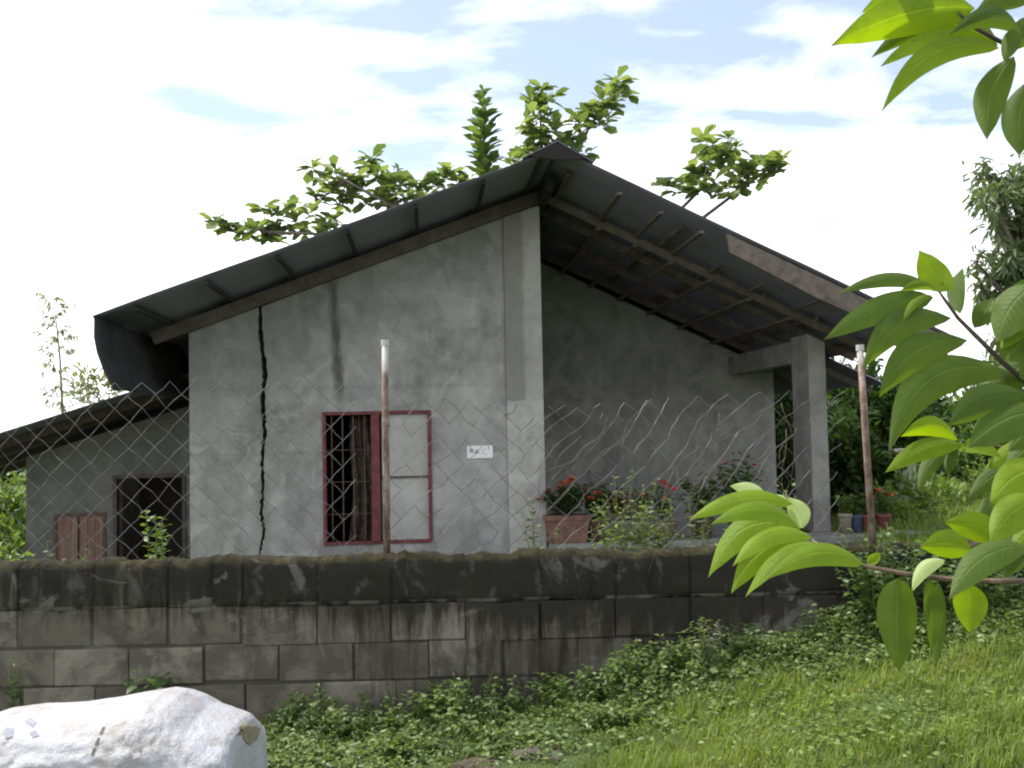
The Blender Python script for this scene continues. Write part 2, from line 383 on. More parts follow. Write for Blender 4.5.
def fac_extra(t, c, x, y, z, v):
    nz = t.noise(v, 9, 5, .6)
    # the dark run-off stain from the broken beam end down to the window
    su0, sz0 = hp(333, 288, 0); su1, sz1 = hp(340, 405, 0)
    tt = t.m('DIVIDE', t.m('SUBTRACT', L(sz0), z), sz0-sz1, clamp=True)
    dx_ = t.m('ABSOLUTE', t.m('SUBTRACT', x, t.m('ADD', su0, t.m('MULTIPLY', tt, su1-su0))))
    dx_ = t.m('ADD', dx_, t.m('MULTIPLY', t.m('SUBTRACT', t.noise(t.coords(scale=(3, 1, .8)), 7, 7, .7), .5), .16))
    wd = t.m('MULTIPLY', t.ss(dx_, .085, .0), t.m('MULTIPLY', t.ss(z, L(sz1)-.25, L(sz1)+.35), t.ss(nz, .2, .5, .55, 1)))
    c = t.mixc(t.m('MULTIPLY', wd, .85), c, (.05, .045, .038, 1))
    # darker band along the sloping top of the wall, with a ragged lower edge
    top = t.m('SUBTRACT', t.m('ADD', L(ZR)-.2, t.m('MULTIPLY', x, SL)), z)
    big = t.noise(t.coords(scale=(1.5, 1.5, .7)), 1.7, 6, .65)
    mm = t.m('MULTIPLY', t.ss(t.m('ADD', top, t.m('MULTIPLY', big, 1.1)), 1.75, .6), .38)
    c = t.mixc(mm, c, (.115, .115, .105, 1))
    # pour lines of the wall, damp halo by the crack
    for zz_ in (hp(230, 452, 0)[1], hp(300, 385, 0)[1]):
        ln = t.ss(t.m('ABSOLUTE', t.m('ADD', t.m('SUBTRACT', z, L(zz_)), t.m('MULTIPLY', nz, .06))), .035, .0)
        c = t.mixc(t.m('MULTIPLY', ln, .16), c, (.12, .12, .11, 1))
    uc = hp(262, 450, 0)[0]
    c = t.mixc(t.m('MULTIPLY', t.ss(t.m('ABSOLUTE', t.m('SUBTRACT', x, uc)), .13, .02), t.m('MULTIPLY', nz, .45)), c, (.13, .128, .115, 1))
    # rust and damp under the window
    uw = (wu0+wu1)/2
    d2 = t.m('MULTIPLY', t.ss(t.m('ABSOLUTE', t.m('SUBTRACT', x, uw-.2)), .5, .1), t.ss(t.m('ABSOLUTE', t.m('SUBTRACT', z, L(wz0)-.12)), .22, .0))
    c = t.mixc(t.m('MULTIPLY', d2, t.m('MULTIPLY', t.noise(t.coords(scale=(9, 9, 1)), 2, 5), .55)), c, (.10, .085, .07, 1))
    return c
M['facade'] = plaster('facade_plaster', (.20, .20, .187), (.355, .352, .335), fac_extra, L(-.05))
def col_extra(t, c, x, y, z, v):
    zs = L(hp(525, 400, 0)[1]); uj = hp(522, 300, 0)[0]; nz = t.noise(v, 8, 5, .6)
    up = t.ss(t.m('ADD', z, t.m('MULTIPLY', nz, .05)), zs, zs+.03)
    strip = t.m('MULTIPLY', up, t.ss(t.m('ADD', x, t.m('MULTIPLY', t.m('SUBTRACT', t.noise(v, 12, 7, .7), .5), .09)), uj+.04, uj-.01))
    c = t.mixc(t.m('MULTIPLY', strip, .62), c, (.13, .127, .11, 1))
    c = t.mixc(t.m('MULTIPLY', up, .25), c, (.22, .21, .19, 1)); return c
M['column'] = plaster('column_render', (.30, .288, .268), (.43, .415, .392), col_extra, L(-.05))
M['porch'] = plaster('porch_cement', (.19, .187, .172), (.29, .285, .262), None, L(.2))
M['pillar'] = plaster('pillar_cement', (.19, .184, .17), (.28, .272, .252))
M['inside'] = plain('inside_wall', (.19, .165, .14), .95, .2, 3)
M['wood'] = plain('grey_wood', (.085, .072, .062), .9, .4, 7, .006)
M['dark_wood'] = plain('blackened_wood', (.035, .032, .03), .9, .4, 7, .006)
M['wood_brown'] = plain('brown_board', (.125, .102, .084), .9, .45, 9, .008)
t = NT('rusty_sheet'); v = t.coords(); n_ = t.noise(t.coords(scale=(.6, 3, 1)), 2.2, 8, .65); f_ = t.noise(v, 22, 6, .7)
cc = t.ramp(t.m('ADD', t.m('MULTIPLY', n_, .7), t.m('MULTIPLY', f_, .3)), (.35, (.155, .15, .21)), (.5, (.205, .20, .275)), (.64, (.22, .20, .235)), (.76, (.205, .155, .14)))
M['sheet'] = t.out(cc, .65, t.bump(f_, .002), .15)
M['maroon'] = plain('maroon_paint', (.135, .032, .036), .7, .45, 14, .002)
M['shaded_sheet'] = plain('shaded_eave_sheet', (.04, .039, .041), .85, .4, 6, .004)  # darker sheet for the eave flap: its inner shade is put into the colour
t = NT('pale_panel'); v = t.coords(); n_ = t.noise(v, 3, 7, .65)
M['panel'] = t.out(t.ramp(n_, (.35, (.30, .29, .272)), (.65, (.415, .405, .385))), .5, t.bump(t.noise(v, 30, 4), .002))
M['dark'] = plain('dark_gap', (.02, .018, .016), .95, .2, 5)
M['iron'] = plain('rusty_iron', (.11, .07, .05), .8, .4, 20, .002)

# facade wall: pieces butted round the crack and the window
mb = MB(); T = .16
def top(u): return L(roofz(u)-.2)
left = [(UWL, 0)] + [(UWL, top(UWL)), (crack[0][0]-cw[0]/2, top(crack[0][0]))] + [(u-w_/2, L(z)) for (u, z), w_ in zip(crack[1:], cw[1:])]
mb.prism(left, 0, T)
right = [(u+w_/2, L(z)) for (u, z), w_ in zip(crack[1:], cw[1:])][::-1] + [(crack[0][0]+cw[0]/2, top(crack[0][0])), (wu0, top(wu0)), (wu0, 0)]
mb.prism(right, 0, T)
mb.prism([(wu0, 0), (wu1, 0), (wu1, L(wz0)), (wu0, L(wz0))], 0, T)
mb.prism([(wu0, L(wz1)), (wu1, L(wz1)), (wu1, top(wu1)), (wu0, top(wu0))], 0, T)
mb.prism([(wu1, 0), (UCL, 0), (UCL, top(UCL)), (wu1, top(wu1))], 0, T)
mb.build('facade_wall', M['facade'], house)
mb = MB(); mb.prism([(crack[0][0]-.12, 0), (crack[0][0]+.12, 0), (crack[0][0]+.12, top(crack[0][0])-.04), (crack[0][0]-.12, top(crack[0][0]-.12))], T+.002, T+.03)
mb.build('crack_backing', M['dark'], house)
mb = MB(); mb.prism([(UCL+.001, 0), (UWR, 0), (UWR, top(-.02)-.02), (UCL+.001, top(UCL))], -.03, .24)
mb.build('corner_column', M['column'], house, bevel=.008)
mb = MB(); mb.prism([(UWL, 0), (UWL+.15, 0), (UWL+.15, top(UWL+.15)), (UWL, top(UWL))], T+.03, WEND-.6)   # left side wall
mb.prism([(UWL+.15, 0), (UWR-.05, 0), (UWR-.05, top(UWR-.05)), (UWL+.15, top(UWL+.15))], WEND-.75, WEND-.6)
mb.build('side_wall', M['inside'], house)
mb = MB(); mb.prism([(UWR-.16, 0), (UWR-.02, 0), (UWR-.02, top(UWR-.02)), (UWR-.16, top(UWR-.16))], .242, WEND-.76)
mb.build('porch_side_wall', M['porch'], house)
mb = MB(); mb.prism([(UWR-.018, 0), (UB, 0), (UB, top(UB)+.05), (UWR+.05, top(UWR+.05)+.05)], WB, WB+.15)
mb.build('porch_back_wall', M['porch'], house)
mb = MB(); mb.prism([(UB-.15, 0), (UB, 0), (UB, top(UB)+.03), (UB-.15, top(UB-.15)+.03)], WB+.152, WEND-.6)
mb.prism([(UWR-.018, 0), (UB-.152, 0), (UB-.152, top(UB-.15)), (UWR, top(UWR+.01))], WEND-.75, WEND-.6)
mb.build('rear_wall', M['inside'], house)
# porch floor + ledge
zl = hp(640, 541, -.2)[1]; u_end = 4.15
mb = MB(); mb.box(UWR+.002, u_end-.02, .02, WB-.002, 0, L(-.12)); mb.build('porch_floor', M['porch'], house)
mb = MB(); mb.box(UWR+.03, u_end-.05, -.22, .018, 0, L(zl)-.09); mb.build('porch_parapet', M['porch'], house)
mb = MB(); mb.box(UWR+.02, u_end, -.30, .12, L(zl)-.088, L(zl)); mb.build('porch_ledge', M['pillar'], house, bevel=.012)
# pillars, porch beam
pu0 = hp(808, 440, 0)[0]; pu1 = hp(833, 440, 0)[0]
pu0 = pu1-.20
mb = MB(); mb.prism([(pu0, L(zl)), (pu1, L(zl)), (pu1, L(roofz(pu1))-.23), (pu0, L(roofz(pu0))-.23)], .13, .13+.52); mb.build('porch_pillar', M['pillar'], house, bevel=.01)
mb = MB(); zb = L(roofz(pu0+.1)-.24); mb.box(pu0+.02, pu1-.02, .66, WEND-.6, zb-.24, zb+.02)
mb.build('porch_beam', M['pillar'], house, bevel=.008)
mb = MB(); mb.box(UB+.002, pu0+.018, WB+.0, WB+.16, zb-.22, zb); mb.build('porch_beam', M['pillar'], house)

# roof: corrugated sheets
def sheet(u0, u1, w0, w1, zf, per=.076, amp=.010, nu=9, th=.004, wav=.012):
    ws = np.arange(w0, w1+1e-6, per/6); us = np.linspace(u0, u1, nu)
    W_, U_ = np.meshgrid(ws, us, indexing='ij')
    lap = np.floor((W_-w0)/(.76)); sag = wav*np.sin(U_*2.1+lap*1.7)*np.cos(U_*.9+lap)
    Zt = zf(U_)+amp*np.cos(W_*2*np.pi/per)+sag*.6+.003*(lap % 2)
    nA = W_.size; V = np.concatenate([np.stack([U_, W_, Zt], -1).reshape(-1, 3), np.stack([U_, W_, Zt-th], -1).reshape(-1, 3)])
    i = np.arange(nA).reshape(W_.shape); q = lambda a: np.stack([a[:-1, :-1], a[:-1, 1:], a[1:, 1:], a[1:, :-1]], -1).reshape(-1, 4)
    Fs = [q(i), q(i)[:, ::-1]+nA]
    for e in (i[0], i[-1], i[:, 0], i[:, -1]): Fs.append(np.stack([e[:-1], e[1:], e[1:]+nA, e[:-1]+nA], -1))
    return V, np.concatenate(Fs).reshape(-1)
V, Fq = sheet(UL, -.02, -OV, WEND, lambda u: L(ZR)+SL*u+.012); left_roof = link('roof_sheet', np_mesh('roof_sheet', V, Fq, 4), M['sheet'], house, True)
V, Fq = sheet(.02, UR, -OV, WEND, lambda u: L(ZR)-SR*u+.012); link('roof_sheet', np_mesh('roof_sheet', V, Fq, 4), M['sheet'], house, True)
mb = MB(); e = .34
for w0, w1 in ((-OV-.05, 2.4), (2.36, WEND+.04)):
    o_ = .004 if w0 > 0 else 0
    mb.prism([(-e, L(ZR)-SL*e+.035+o_), (0, L(ZR)+.075+o_), (e, L(ZR)-SR*e+.035+o_), (e, L(ZR)-SR*e+.03+o_), (0, L(ZR)+.069+o_), (-e, L(ZR)-SL*e+.03+o_)], w0, w1)
mb.build('ridge_cap', M['sheet'], house)
mb = MB(); e = .27
mb.prism([(-e, L(ZR)-SL*e+.028), (0, L(ZR)+.066), (e, L(ZR)-SR*e+.028), (.05, L(ZR)-.105), (-.05, L(ZR)-.105)], -OV-.045, -OV-.03)
mb.build('ridge_end', M['dark'], house)
def slope_bar(u0, u1, w, drop, ht, wd, s):
    m_ = MB(); zf = lambda u: L(roofz(u))-drop-ht/2
    m_.bar((u0, w, zf(u0)), (u1, w, zf(u1)), wd, ht); return m_
slope_bar(UWL-.35, -.02, -.07, .075, .13, .06, 1).build('rafter', M['wood'], house)
for w in (1.5, 3.2, 4.8): slope_bar(UL+.15, -.02, w, .075, .12, .06, 1).build('rafter', M['wood'], house)
for w in (.02, .62, 1.7, 2.75, 4.4): slope_bar(.02, UR-.12, w, .075, .085, .05, 1).build('rafter', M['wood_brown'], house)
for u in (-3.95, -3.3, -2.65, -2.0, -1.35, -.7, -.16):
    mb = MB(); mb.box(u-.018, u+.018, -OV+.10, WEND-.05, L(roofz(u))-.050, L(roofz(u))-.012); mb.build('purlin', M['dark_wood'], house)
for u in (.16, .72, 1.3, 1.88, 2.46, 3.04, 3.6):
    mb = MB(); mb.box(u-.018, u+.018, (-.95 if u in (.16, 1.3) else -.03), WEND-.05, L(roofz(u))-.072, L(roofz(u))-.018); mb.build('purlin', M['wood_brown'], house)
# ceiling battens left hanging under the porch rafters
for u in (.62, 1.02, 1.42, 1.84, 2.28, 2.74, 3.2):
    mb = MB(); zb0 = L(roofz(u))-.19; w0_ = -OV+.12 if round(u*100) % 4 == 2 else -.55; zq = L(roofz(u))-(.095 if w0_ < -.1 else .19); mb.bar((u, w0_, zq), (u+.02, -.03, zq), .045, .03); mb.bar((u, -.03, zb0), (u+.02, WB-.01, zb0), .045, .03); mb.build('batten', M['wood_brown'], house)
V, Fq = sheet(UR-.12, 4.52, 1.5, WEND, lambda u: L(ZR)-SR*u-.02, nu=4); link('roof_sheet', np_mesh('roof_sheet', V, Fq, 4), M['sheet'], house, True)
for w in (1.75, 3.6, 5.4):
    slope_bar(UR-.3, 4.45, w, .10, .085, .05, 1).build('rafter', M['wood'], house)
# ridge beam
mb = MB(); mb.box(-.035, .035, -.75, WEND-.05, L(ZR)-.24, L(ZR)-.08); mb.build('ridge_beam', M['dark'], house)
# brown barge board along the right half of the front edge
ub0 = hp(727, 243, -OV)[0]
mb = MB(); mb.prism([(ub0, L(roofz(ub0))-.03), (UR-.05, L(roofz(UR-.05))-.03), (UR-.05, L(roofz(UR-.05))-.21), (ub0+.9, L(roofz(ub0+.9))-.25), (ub0+.03, L(roofz(ub0))-.22)], -OV+.01, -OV+.04)
mb.build('barge_board', M['wood_brown'], house)
# bent sheet hanging along the left eave
prof = [hp(x, y, -OV) for x, y in ((93, 319), (94, 336), (97, 352), (104, 371), (114, 390))]
prof[0] = (UL+.02, roofz(UL)+.024)
mb = MB(); nW = 60; ws = np.linspace(-OV, WEND-.3, nW)
for j, w in enumerate(ws):
    for (u, z) in prof: mb.v.append((u+.012*math.sin(w*9), w, L(z)+.01*math.sin(w*5)))
k = len(prof)
for j in range(nW-1):
    for i in range(k-1): mb.f.append([j*k+i, j*k+i+1, (j+1)*k+i+1, (j+1)*k+i]); mb.mi.append(0)
ef = mb.build('eave_sheet', M['shaded_sheet'], house, True); sm = ef.modifiers.new('thickness', 'SOLIDIFY'); sm.thickness = .006
# window
win = bpy.data.objects.new('window', None); COL.objects.link(win); win.parent = house
fw = .036; mb = MB()
z0, z1 = L(wz0), L(wz1)
mb.box(wu0+.002, wu0+fw, -.025, .10, z0+.002, z1-.002); mb.box(wu1-fw, wu1-.002, -.025, .10, z0+.002, z1-.002)
mb.box(wu0+fw, wu1-fw, -.022, .10, z1-fw, z1-.002); mb.box(wu0+fw, wu1-fw, -.022, .10, z0+.002, z0+fw*.9)
mb.build('window_frame', M['maroon'], win, bevel=.004)
um = hp(376, 480, 0)[0]
mb = MB(); mb.box(um-.044, um+.044, -.05, .06, z0+fw*.9+.002, z1-fw-.002); mb.build('mullion', M['maroon'], win, bevel=.006)
mb = MB(); zm = L(hp(410, 477, 0)[1]); mb.box(um+.064, wu1-fw-.002, .03, .05, z0+fw*.9+.003, zm-.012); mb.build('panel', M['panel'], win)
mb = MB(); mb.box(um+.064, wu1-fw-.002, .03, .05, zm+.012, z1-fw-.003); mb.build('panel', M['panel'], win)
mb = MB(); mb.box(um+.064, wu1-fw-.002, .015, .055, zm-.011, zm+.011); mb.build('glazing_bar', M['iron'], win)
mb = MB()
for i in range(4):
    u = wu0+fw+(um-.062-wu0-fw)*(i+.5)/4; mb.tube([(u, .05, z0+.04), (u, .05, z1-.04)], .007, 6)
for z in (z0+.32, z0+.66, z0+1.0):
    if z < z1-.1: mb.bar((wu0+fw, .058, z), (um-.062, .058, z), .02, .006)
mb.build('grille', M['iron'], win)
mb = MB(); mb.box(um+.10, um+.16, -.03, -.015, z1-.17, z1-.155); mb.build('latch', M['iron'], win)
# curtain hung inside
t = NT('old_curtain'); v = t.coords(); n_ = t.noise(t.coords(scale=(7, 1, 3.2)), 2.5, 8, .75, .8)
M['curtain'] = t.out(t.ramp(n_, (.40, (.022, .016, .013)), (.52, (.085, .06, .045)), (.66, (.15, .115, .09))), .95)
mb = MB(); nU, nZ = 40, 12; c0, c1 = hp(333, 480, .22)[0], hp(372, 480, .22)[0]; m0 = wu0+.3
for i in range(nU+1):
    for j in range(nZ+1):
        f = i/nU; zf = j/nZ; u = m0+.03*math.sin(zf*5)-.12*(1-zf)*(.5-f)+(f)*.30
        mb.v.append((OX*0+u, .26+.03*math.sin(f*26+zf*2), z0+.02+(z1-z0-.06)*zf))
for i in range(nU):
    for j in range(nZ): a = i*(nZ+1)+j; mb.f.append([a, a+nZ+1, a+nZ+2, a+1]); mb.mi.append(0)
cu = mb.build('curtain', M['curtain'], None, True); cu.matrix_world = Matrix.Translation((OX, OY, ZB)) @ Matrix.Rotation(TH, 4, 'Z')
tag(cu, 'tattered brown curtain hanging inside the dark left half of the maroon window', 'curtain')
# house number plate
nu, nz = hp(480, 452, -.012)
npl = thing('number_plate', 'small white number plate with faint dark characters on the grey facade', 'sign', hw(nu, -.012, nz), TH)
mb = MB(); mb.box(-.138, .138, -.006, .011, -.068, .068); mb.build('plate', plain('white_plate', (.72, .72, .70), .5, .05, 10, .001), npl, bevel=.003)
M['ink'] = plain('faded_ink', (.10, .10, .10), .8, .3, 30, .0)
M['ink_pale'] = plain('worn_ink', (.36, .36, .36), .8, .2, 30, .0)
def text(ch, size, x, z, mat, parent, name='character'):
    cu_ = bpy.data.curves.new(name, 'FONT'); cu_.body = ch; cu_.size = size; cu_.extrude = .001; cu_.align_x = 'CENTER'; cu_.align_y = 'CENTER'
    o = bpy.data.objects.new(name, cu_); COL.objects.link(o); dg = bpy.context.evaluated_depsgraph_get(); me = bpy.data.meshes.new_from_object(o.evaluated_get(dg))
    bpy.data.objects.remove(o); bpy.data.curves.remove(cu_)
    ob = link(name, me, mat, parent); ob.location = (x, -.0085, z); ob.rotation_euler = (math.pi/2, 0, 0)
for ch, x, z, s, m_ in (('R', -.092, .012, .075, 'ink'), ('A', -.032, .004, .07, 'ink'), ('C', .045, .0, .08, 'ink_pale'), ("'", .092, .01, .10, 'ink')): text(ch, s, x, z, M[m_], npl)

# ------------------------------------------------------------------ the lean-to on the left
WL = 3.0
lean = thing('lean_to_shed', 'low grey lean-to shed with a dark doorway and brown shutters, left of the house', 'shed', hw(-5, WL, ZB), TH)
def LU(u): return u+5
lu0 = hp(26, 500, WL)[0]; lu1 = UWL-.002
ex0, ez0 = hp(0, 433, WL-1.3); ex1, ez1 = hp(112, 398, WL-1.3); ls = (ez1-ez0)/(ex1-ex0)
def lz(u): return ez0+ls*(u-ex0)
du0, dz1 = hp(113, 475, WL); du1 = hp(186, 475, WL)[0]
s0, sz = hp(54, 514, WL); s1 = hp(106, 514, WL)[0]; sb = hp(80, 566, WL)[1]
M['shed'] = plaster('shed_cement', (.105, .104, .096), (.175, .172, .158), None, L(.3))
def lt(u): return L(lz(u)-.26)
mb = MB(); T2 = .15
mb.prism([(LU(lu0), 0), (LU(s0), 0), (LU(s0), lt(s0)), (LU(lu0), lt(lu0))], 0, T2)
mb.prism([(LU(s0), 0), (LU(s1), 0), (LU(s1), L(sb)), (LU(s0), L(sb))], 0, T2)
mb.prism([(LU(s0), L(sz)), (LU(s1), L(sz)), (LU(s1), lt(s1)), (LU(s0), lt(s0))], 0, T2)
mb.prism([(LU(s1), 0), (LU(du0), 0), (LU(du0), lt(du0)), (LU(s1), lt(s1))], 0, T2)
mb.prism([(LU(du0), L(dz1)), (LU(du1), L(dz1)), (LU(du1), lt(du1)), (LU(du0), lt(du0))], 0, T2)
mb.prism([(LU(du1), 0), (LU(lu1), 0), (LU(lu1), lt(lu1)), (LU(du1), lt(du1))], 0, T2)
mb.build('wall', M['shed'], lean)
mb = MB(); mb.prism([(LU(lu0), 0), (LU(lu0)+.15, 0), (LU(lu0)+.15, lt(lu0)), (LU(lu0), lt(lu0))], T2+.002, 3.0); mb.box(LU(lu0)+.152, LU(lu1), 2.85, 3.0, 0, lt(lu0)); mb.build('rear_wall', M['inside'], lean)
mb = MB(); dwf = .05
mb.box(LU(du0)+.002, LU(du0)+dwf, -.02, .1, 0, L(dz1)-.002); mb.box(LU(du1)-dwf, LU(du1)-.002, -.02, .1, 0, L(dz1)-.002); mb.box(LU(du0)+dwf, LU(du1)-dwf, -.018, .1, L(dz1)-dwf, L(dz1)-.002)
mb.build('door_frame', M['wood'], lean)
# the door stands open into the dark room
mb = MB(); mb.box(LU(du0)+dwf, LU(du0)+dwf+.04, .1, .9, .02, L(dz1)-dwf-.01); mb.build('door', M['wood'], lean)
t = NT('faded_shutter'); v = t.coords(); n_ = t.noise(t.coords(scale=(8, 8, .7)), 2.2, 7, .65)
M['shutter'] = t.out(t.ramp(n_, (.32, (.13, .075, .06)), (.52, (.21, .125, .10)), (.7, (.25, .19, .16))), .85, t.bump(n_, .006))
sm_ = hp(79, 530, WL)[0]
for a, b in ((s0+.05, sm_-.012), (sm_+.012, s1-.03)):
    mb = MB(); n = 3
    for k in range(n):
        q0 = a+(b-a)*k/n; q1 = a+(b-a)*(k+1)/n; mb.box(LU(q0)+.002, LU(q1)-.002, -.015, .012, L(sb)+.01, L(sz)-.045)
    mb.build('shutter', M['shutter'], lean, bevel=.003)
mb = MB(); mb.box(LU(s0)+.002, LU(s0)+.045, -.02, .10, L(sb)+.002, L(sz)-.002); mb.box(LU(s1)-.026, LU(s1)-.002, -.02, .10, L(sb)+.002, L(sz)-.002)
mb.box(LU(s0)+.046, LU(s1)-.027, -.02, .10, L(sz)-.042, L(sz)-.002); mb.box(LU(s0)+.05, LU(s1)-.03, .02, .10, L(sb)+.002, L(sz)-.044); mb.build('shutter_frame', M['iron'], lean)
V, Fq = sheet(LU(-8.2), LU(UWL-.03), -1.3, 3.4, lambda u: L(lz(-5))+ls*u, nu=5); link('roof_sheet', np_mesh('roof_sheet', V, Fq, 4), M['sheet'], lean, True)
for w in (-.65, .08, 1.4, 2.8):
    mb = MB(); zf = lambda u: L(lz(u))-.075; mb.bar((LU(-8.1), w, zf(-8.1)), (LU(UWL-.06), w, zf(UWL-.06)), .05, .10); mb.build('rafter', M['wood'], lean)
mb = MB(); mb.box(LU(-7.6)-.05, LU(-7.6)+.05, -.6, -.5, 0, L(lz(-7.6))-.13); mb.build('post', M['wood'], lean)

# ------------------------------------------------------------------ block wall
ztop = float((at(0, 562, WY0)[2]+at(860, 549, WY0)[2])/2)
zc = [ztop, float(at(300, 605, WY0)[2]), float(at(300, 644, WY0)[2]), float(at(300, 682, WY0)[2])]
zc += [zc[3]-.2, zc[3]-.4, zc[3]-.6]
XW0, XW1 = -4.4, 4.6
wall = thing('block_wall', 'mildewed grey concrete block wall with a stained cement cap', 'wall', (0, WY0, 0))
def jx(px, y): return float(at(px, y, WY0)[0])
mb = MB()
joints = {1: jx(92, 625), 2: jx(54, 664), 3: jx(96, 695), 4: jx(60, 720), 5: jx(96, 760)}
bl = (jx(391, 625)-jx(92, 625))/4
for c in range(1, 6):
    za_, zb_ = zc[c], zc[c+1]; x = joints[c]-bl*math.ceil((joints[c]-XW0)/bl)
    while x < XW1:
        j = RNG.normal(size=4)*.0055; g_ = RNG.uniform(.004, .016)
        x0, x1 = max(x+g_/2, XW0)+j[0]*.6, min(x+bl-g_/2, XW1)+j[1]*.6
        if x1-x0 > .03: mb.box(x0, x1, j[2]-.002, .19, zb_+.006+j[3], za_-.006+j[3])
        x += bl
blo = mb.build('block', None, wall, bevel=.006)
# roughen the arrises a little
for vtx in blo.data.vertices:
    h = math.sin(vtx.co.x*91.7)*math.cos(vtx.co.z*77.3); vtx.co.y += .0025*h; vtx.co.z += .002*math.sin(vtx.co.x*63)
mb2 = MB(); mb2.box(XW0+.01, XW1-.01, .010, .186, zc[6], zc[1]-.004); 
t = NT('block_face'); v = t.coords(); x, y, z = t.xyz(v)
rnd = t.n('ShaderNodeNewGeometry').outputs['Random Per Island']
def wall_col(t, base, topband):
    fine = t.noise(v, 45, 7, .75); m_ = t.noise(v, 6, 7, .65); bl_ = t.noise(v, 3.1, 7, .7, .8); base = t.mixc(t.ss(bl_, .42, .60, .75, 0), base, (.07, .062, .048, 1)); big = t.noise(t.coords(scale=(1.0, 1, .35)), 1.6, 5, .6)
    strk = t.noise(t.coords(scale=(9, 4, 1.1)), 1.5, 8, .7, .5)
    c = t.mixc(t.m('MULTIPLY', fine, .5), base, (.10, .095, .08, 1))
    # algae: thick on the cap, running down in streaks, and heavier to the right
    hgt = t.m('SUBTRACT', zc[0], z)
    xr = t.ss(x, -1.9, .1)
    amt = t.m('ADD', t.m('MULTIPLY', strk, 1.15), t.m('ADD', t.m('MULTIPLY', big, .55), t.m('ADD', t.m('MULTIPLY', xr, .36), t.ss(hgt, .55, .10, -.22, .24))))
    if topband: amt = t.m('ADD', amt, .09)
    c = t.mixc(t.ss(amt, .80, 1.22, .0, .93), c, (.022, .0205, .016, 1))
    c = t.mixc(t.m('MULTIPLY', t.ss(m_, .5, .75), .35), c, (.035, .042, .02, 1))
    # pale scabs where the skin has flaked
    fl = t.noise(v, 3.3, 6, .6, 1.0)
    c = t.mixc(t.ss(fl, .61, .66, 0, .55), c, (.19, .18, .16, 1))
    return c, t.m('ADD', fine, t.m('MULTIPLY', m_, 1.2))
base = t.ramp(rnd, (0, (.13, .112, .084)), (.5, (.225, .196, .152)), (1, (.32, .285, .23)))
c, h = wall_col(t, base, False); M['block'] = t.out(c, .95, t.bump(h, .012), spec=.15)
blo.data.materials.append(M['block'])
t = NT('mortar'); v = t.coords(); x, y, z = t.xyz(v); c, h = wall_col(t, (.09, .085, .07, 1), False); M['mortar'] = t.out(c, .97, t.bump(h, .01), spec=.1)
mb2.build('mortar', M['mortar'], wall)
# cement cap: one poured band with an uneven top, mossy
t = NT('cap_cement'); v = t.coords(); x, y, z = t.xyz(v); c, h = wall_col(t, (.20, .185, .155, 1), True)
lip = t.ss(t.m('ABSOLUTE', t.m('SUBTRACT', z, zc[1]+.004)), .016, .004)
c = t.mixc(t.m('MULTIPLY', lip, t.ss(t.noise(t.coords(scale=(3, 1, 1)), 2.2, 5, .6), .42, .58, 0, .8)), c, (.19, .18, .16, 1))
jf = t.m('ABSOLUTE', t.m('SUBTRACT', t.m('FRACT', t.m('DIVIDE', t.m('ADD', x, t.m('MULTIPLY', t.noise(v, 6, 4), .03)), bl*1.0)), .37))
c = t.mixc(t.m('MULTIPLY', t.ss(jf, .030, .010), t.ss(t.noise(t.coords(scale=(1, 1, .2)), 1.9, 3), .42, .55, 0, .8)), c, (.012, .011, .009, 1))
fl2 = t.noise(t.coords(scale=(1.4, 1, .8)), 4.5, 8, .7, .6)
c = t.mixc(t.ss(fl2, .55, .66, 0, .6), c, (.115, .11, .095, 1))
nrmz = t.xyz(t.n('ShaderNodeNewGeometry').outputs['Normal'])[2]
mo = t.m('MULTIPLY', t.ss(t.m('ADD', nrmz, t.ss(z, zc[0]-.05, zc[0], 0, .6)), .35, .8), t.ss(t.noise(v, 9, 6, .7), .3, .55))
c = t.mixc(t.m('MULTIPLY', mo, .8), c, t.ramp(t.noise(v, 13, 7, .75), (.40, (.022, .020, .012)), (.52, (.05, .042, .022)), (.64, (.075, .075, .028)))); M['cap'] = t.out(c, .97, t.bump(h, .014), spec=.1)
nX = 620; xs_ = np.linspace(XW0, XW1, nX); rows = []
for i, xx in enumerate(xs_):
    q = Vector((xx, 0, 0)); ut = .022*noise.noise(q*2.3)+.014*noise.noise(q*7.1)+.010*noise.noise(q*19)+.003*RNG.normal(); lo_ = .006*math.sin(xx*8.7)+.003*RNG.normal()
    bi = math.floor((xx-joints[1])/bl+.37); st_ = .006*math.sin(bi*12.9)
    f = lambda k_: .006*noise.noise(Vector((xx*6, k_*1.3, 0)))+.004*noise.noise(Vector((xx*17, k_*2.1, 3)))+st_
    bz = zc[1]-.004+lo_; tz = zc[0]+ut
    rows.append([(xx, .004+f(0), bz)]+[(xx, -.003+f(k_), bz+(tz-.03-bz)*k_/6) for k_ in range(1, 6)]+[(xx, .002+f(6), tz-.03), (xx, .014+f(7), tz-.010), (xx, .05, tz+.004+.01*noise.noise(q*11+Vector((0, 2, 0)))), (xx, .15, tz+.008*noise.noise(q*9+Vector((0, 5, 0)))), (xx, .200, tz-.02), (xx, .204, bz)])
V = np.array(rows); k = V.shape[1]; i = np.arange(nX*k).reshape(nX, k)
Fq = np.stack([i[:-1, :], np.roll(i, -1, 1)[:-1, :], np.roll(i, -1, 1)[1:, :], i[1:, :]], -1)[:, :, ::-1].reshape(-1)
cap = link('cap', np_mesh('cap', V.reshape(-1, 3), Fq, 4), M['cap'], wall, True)
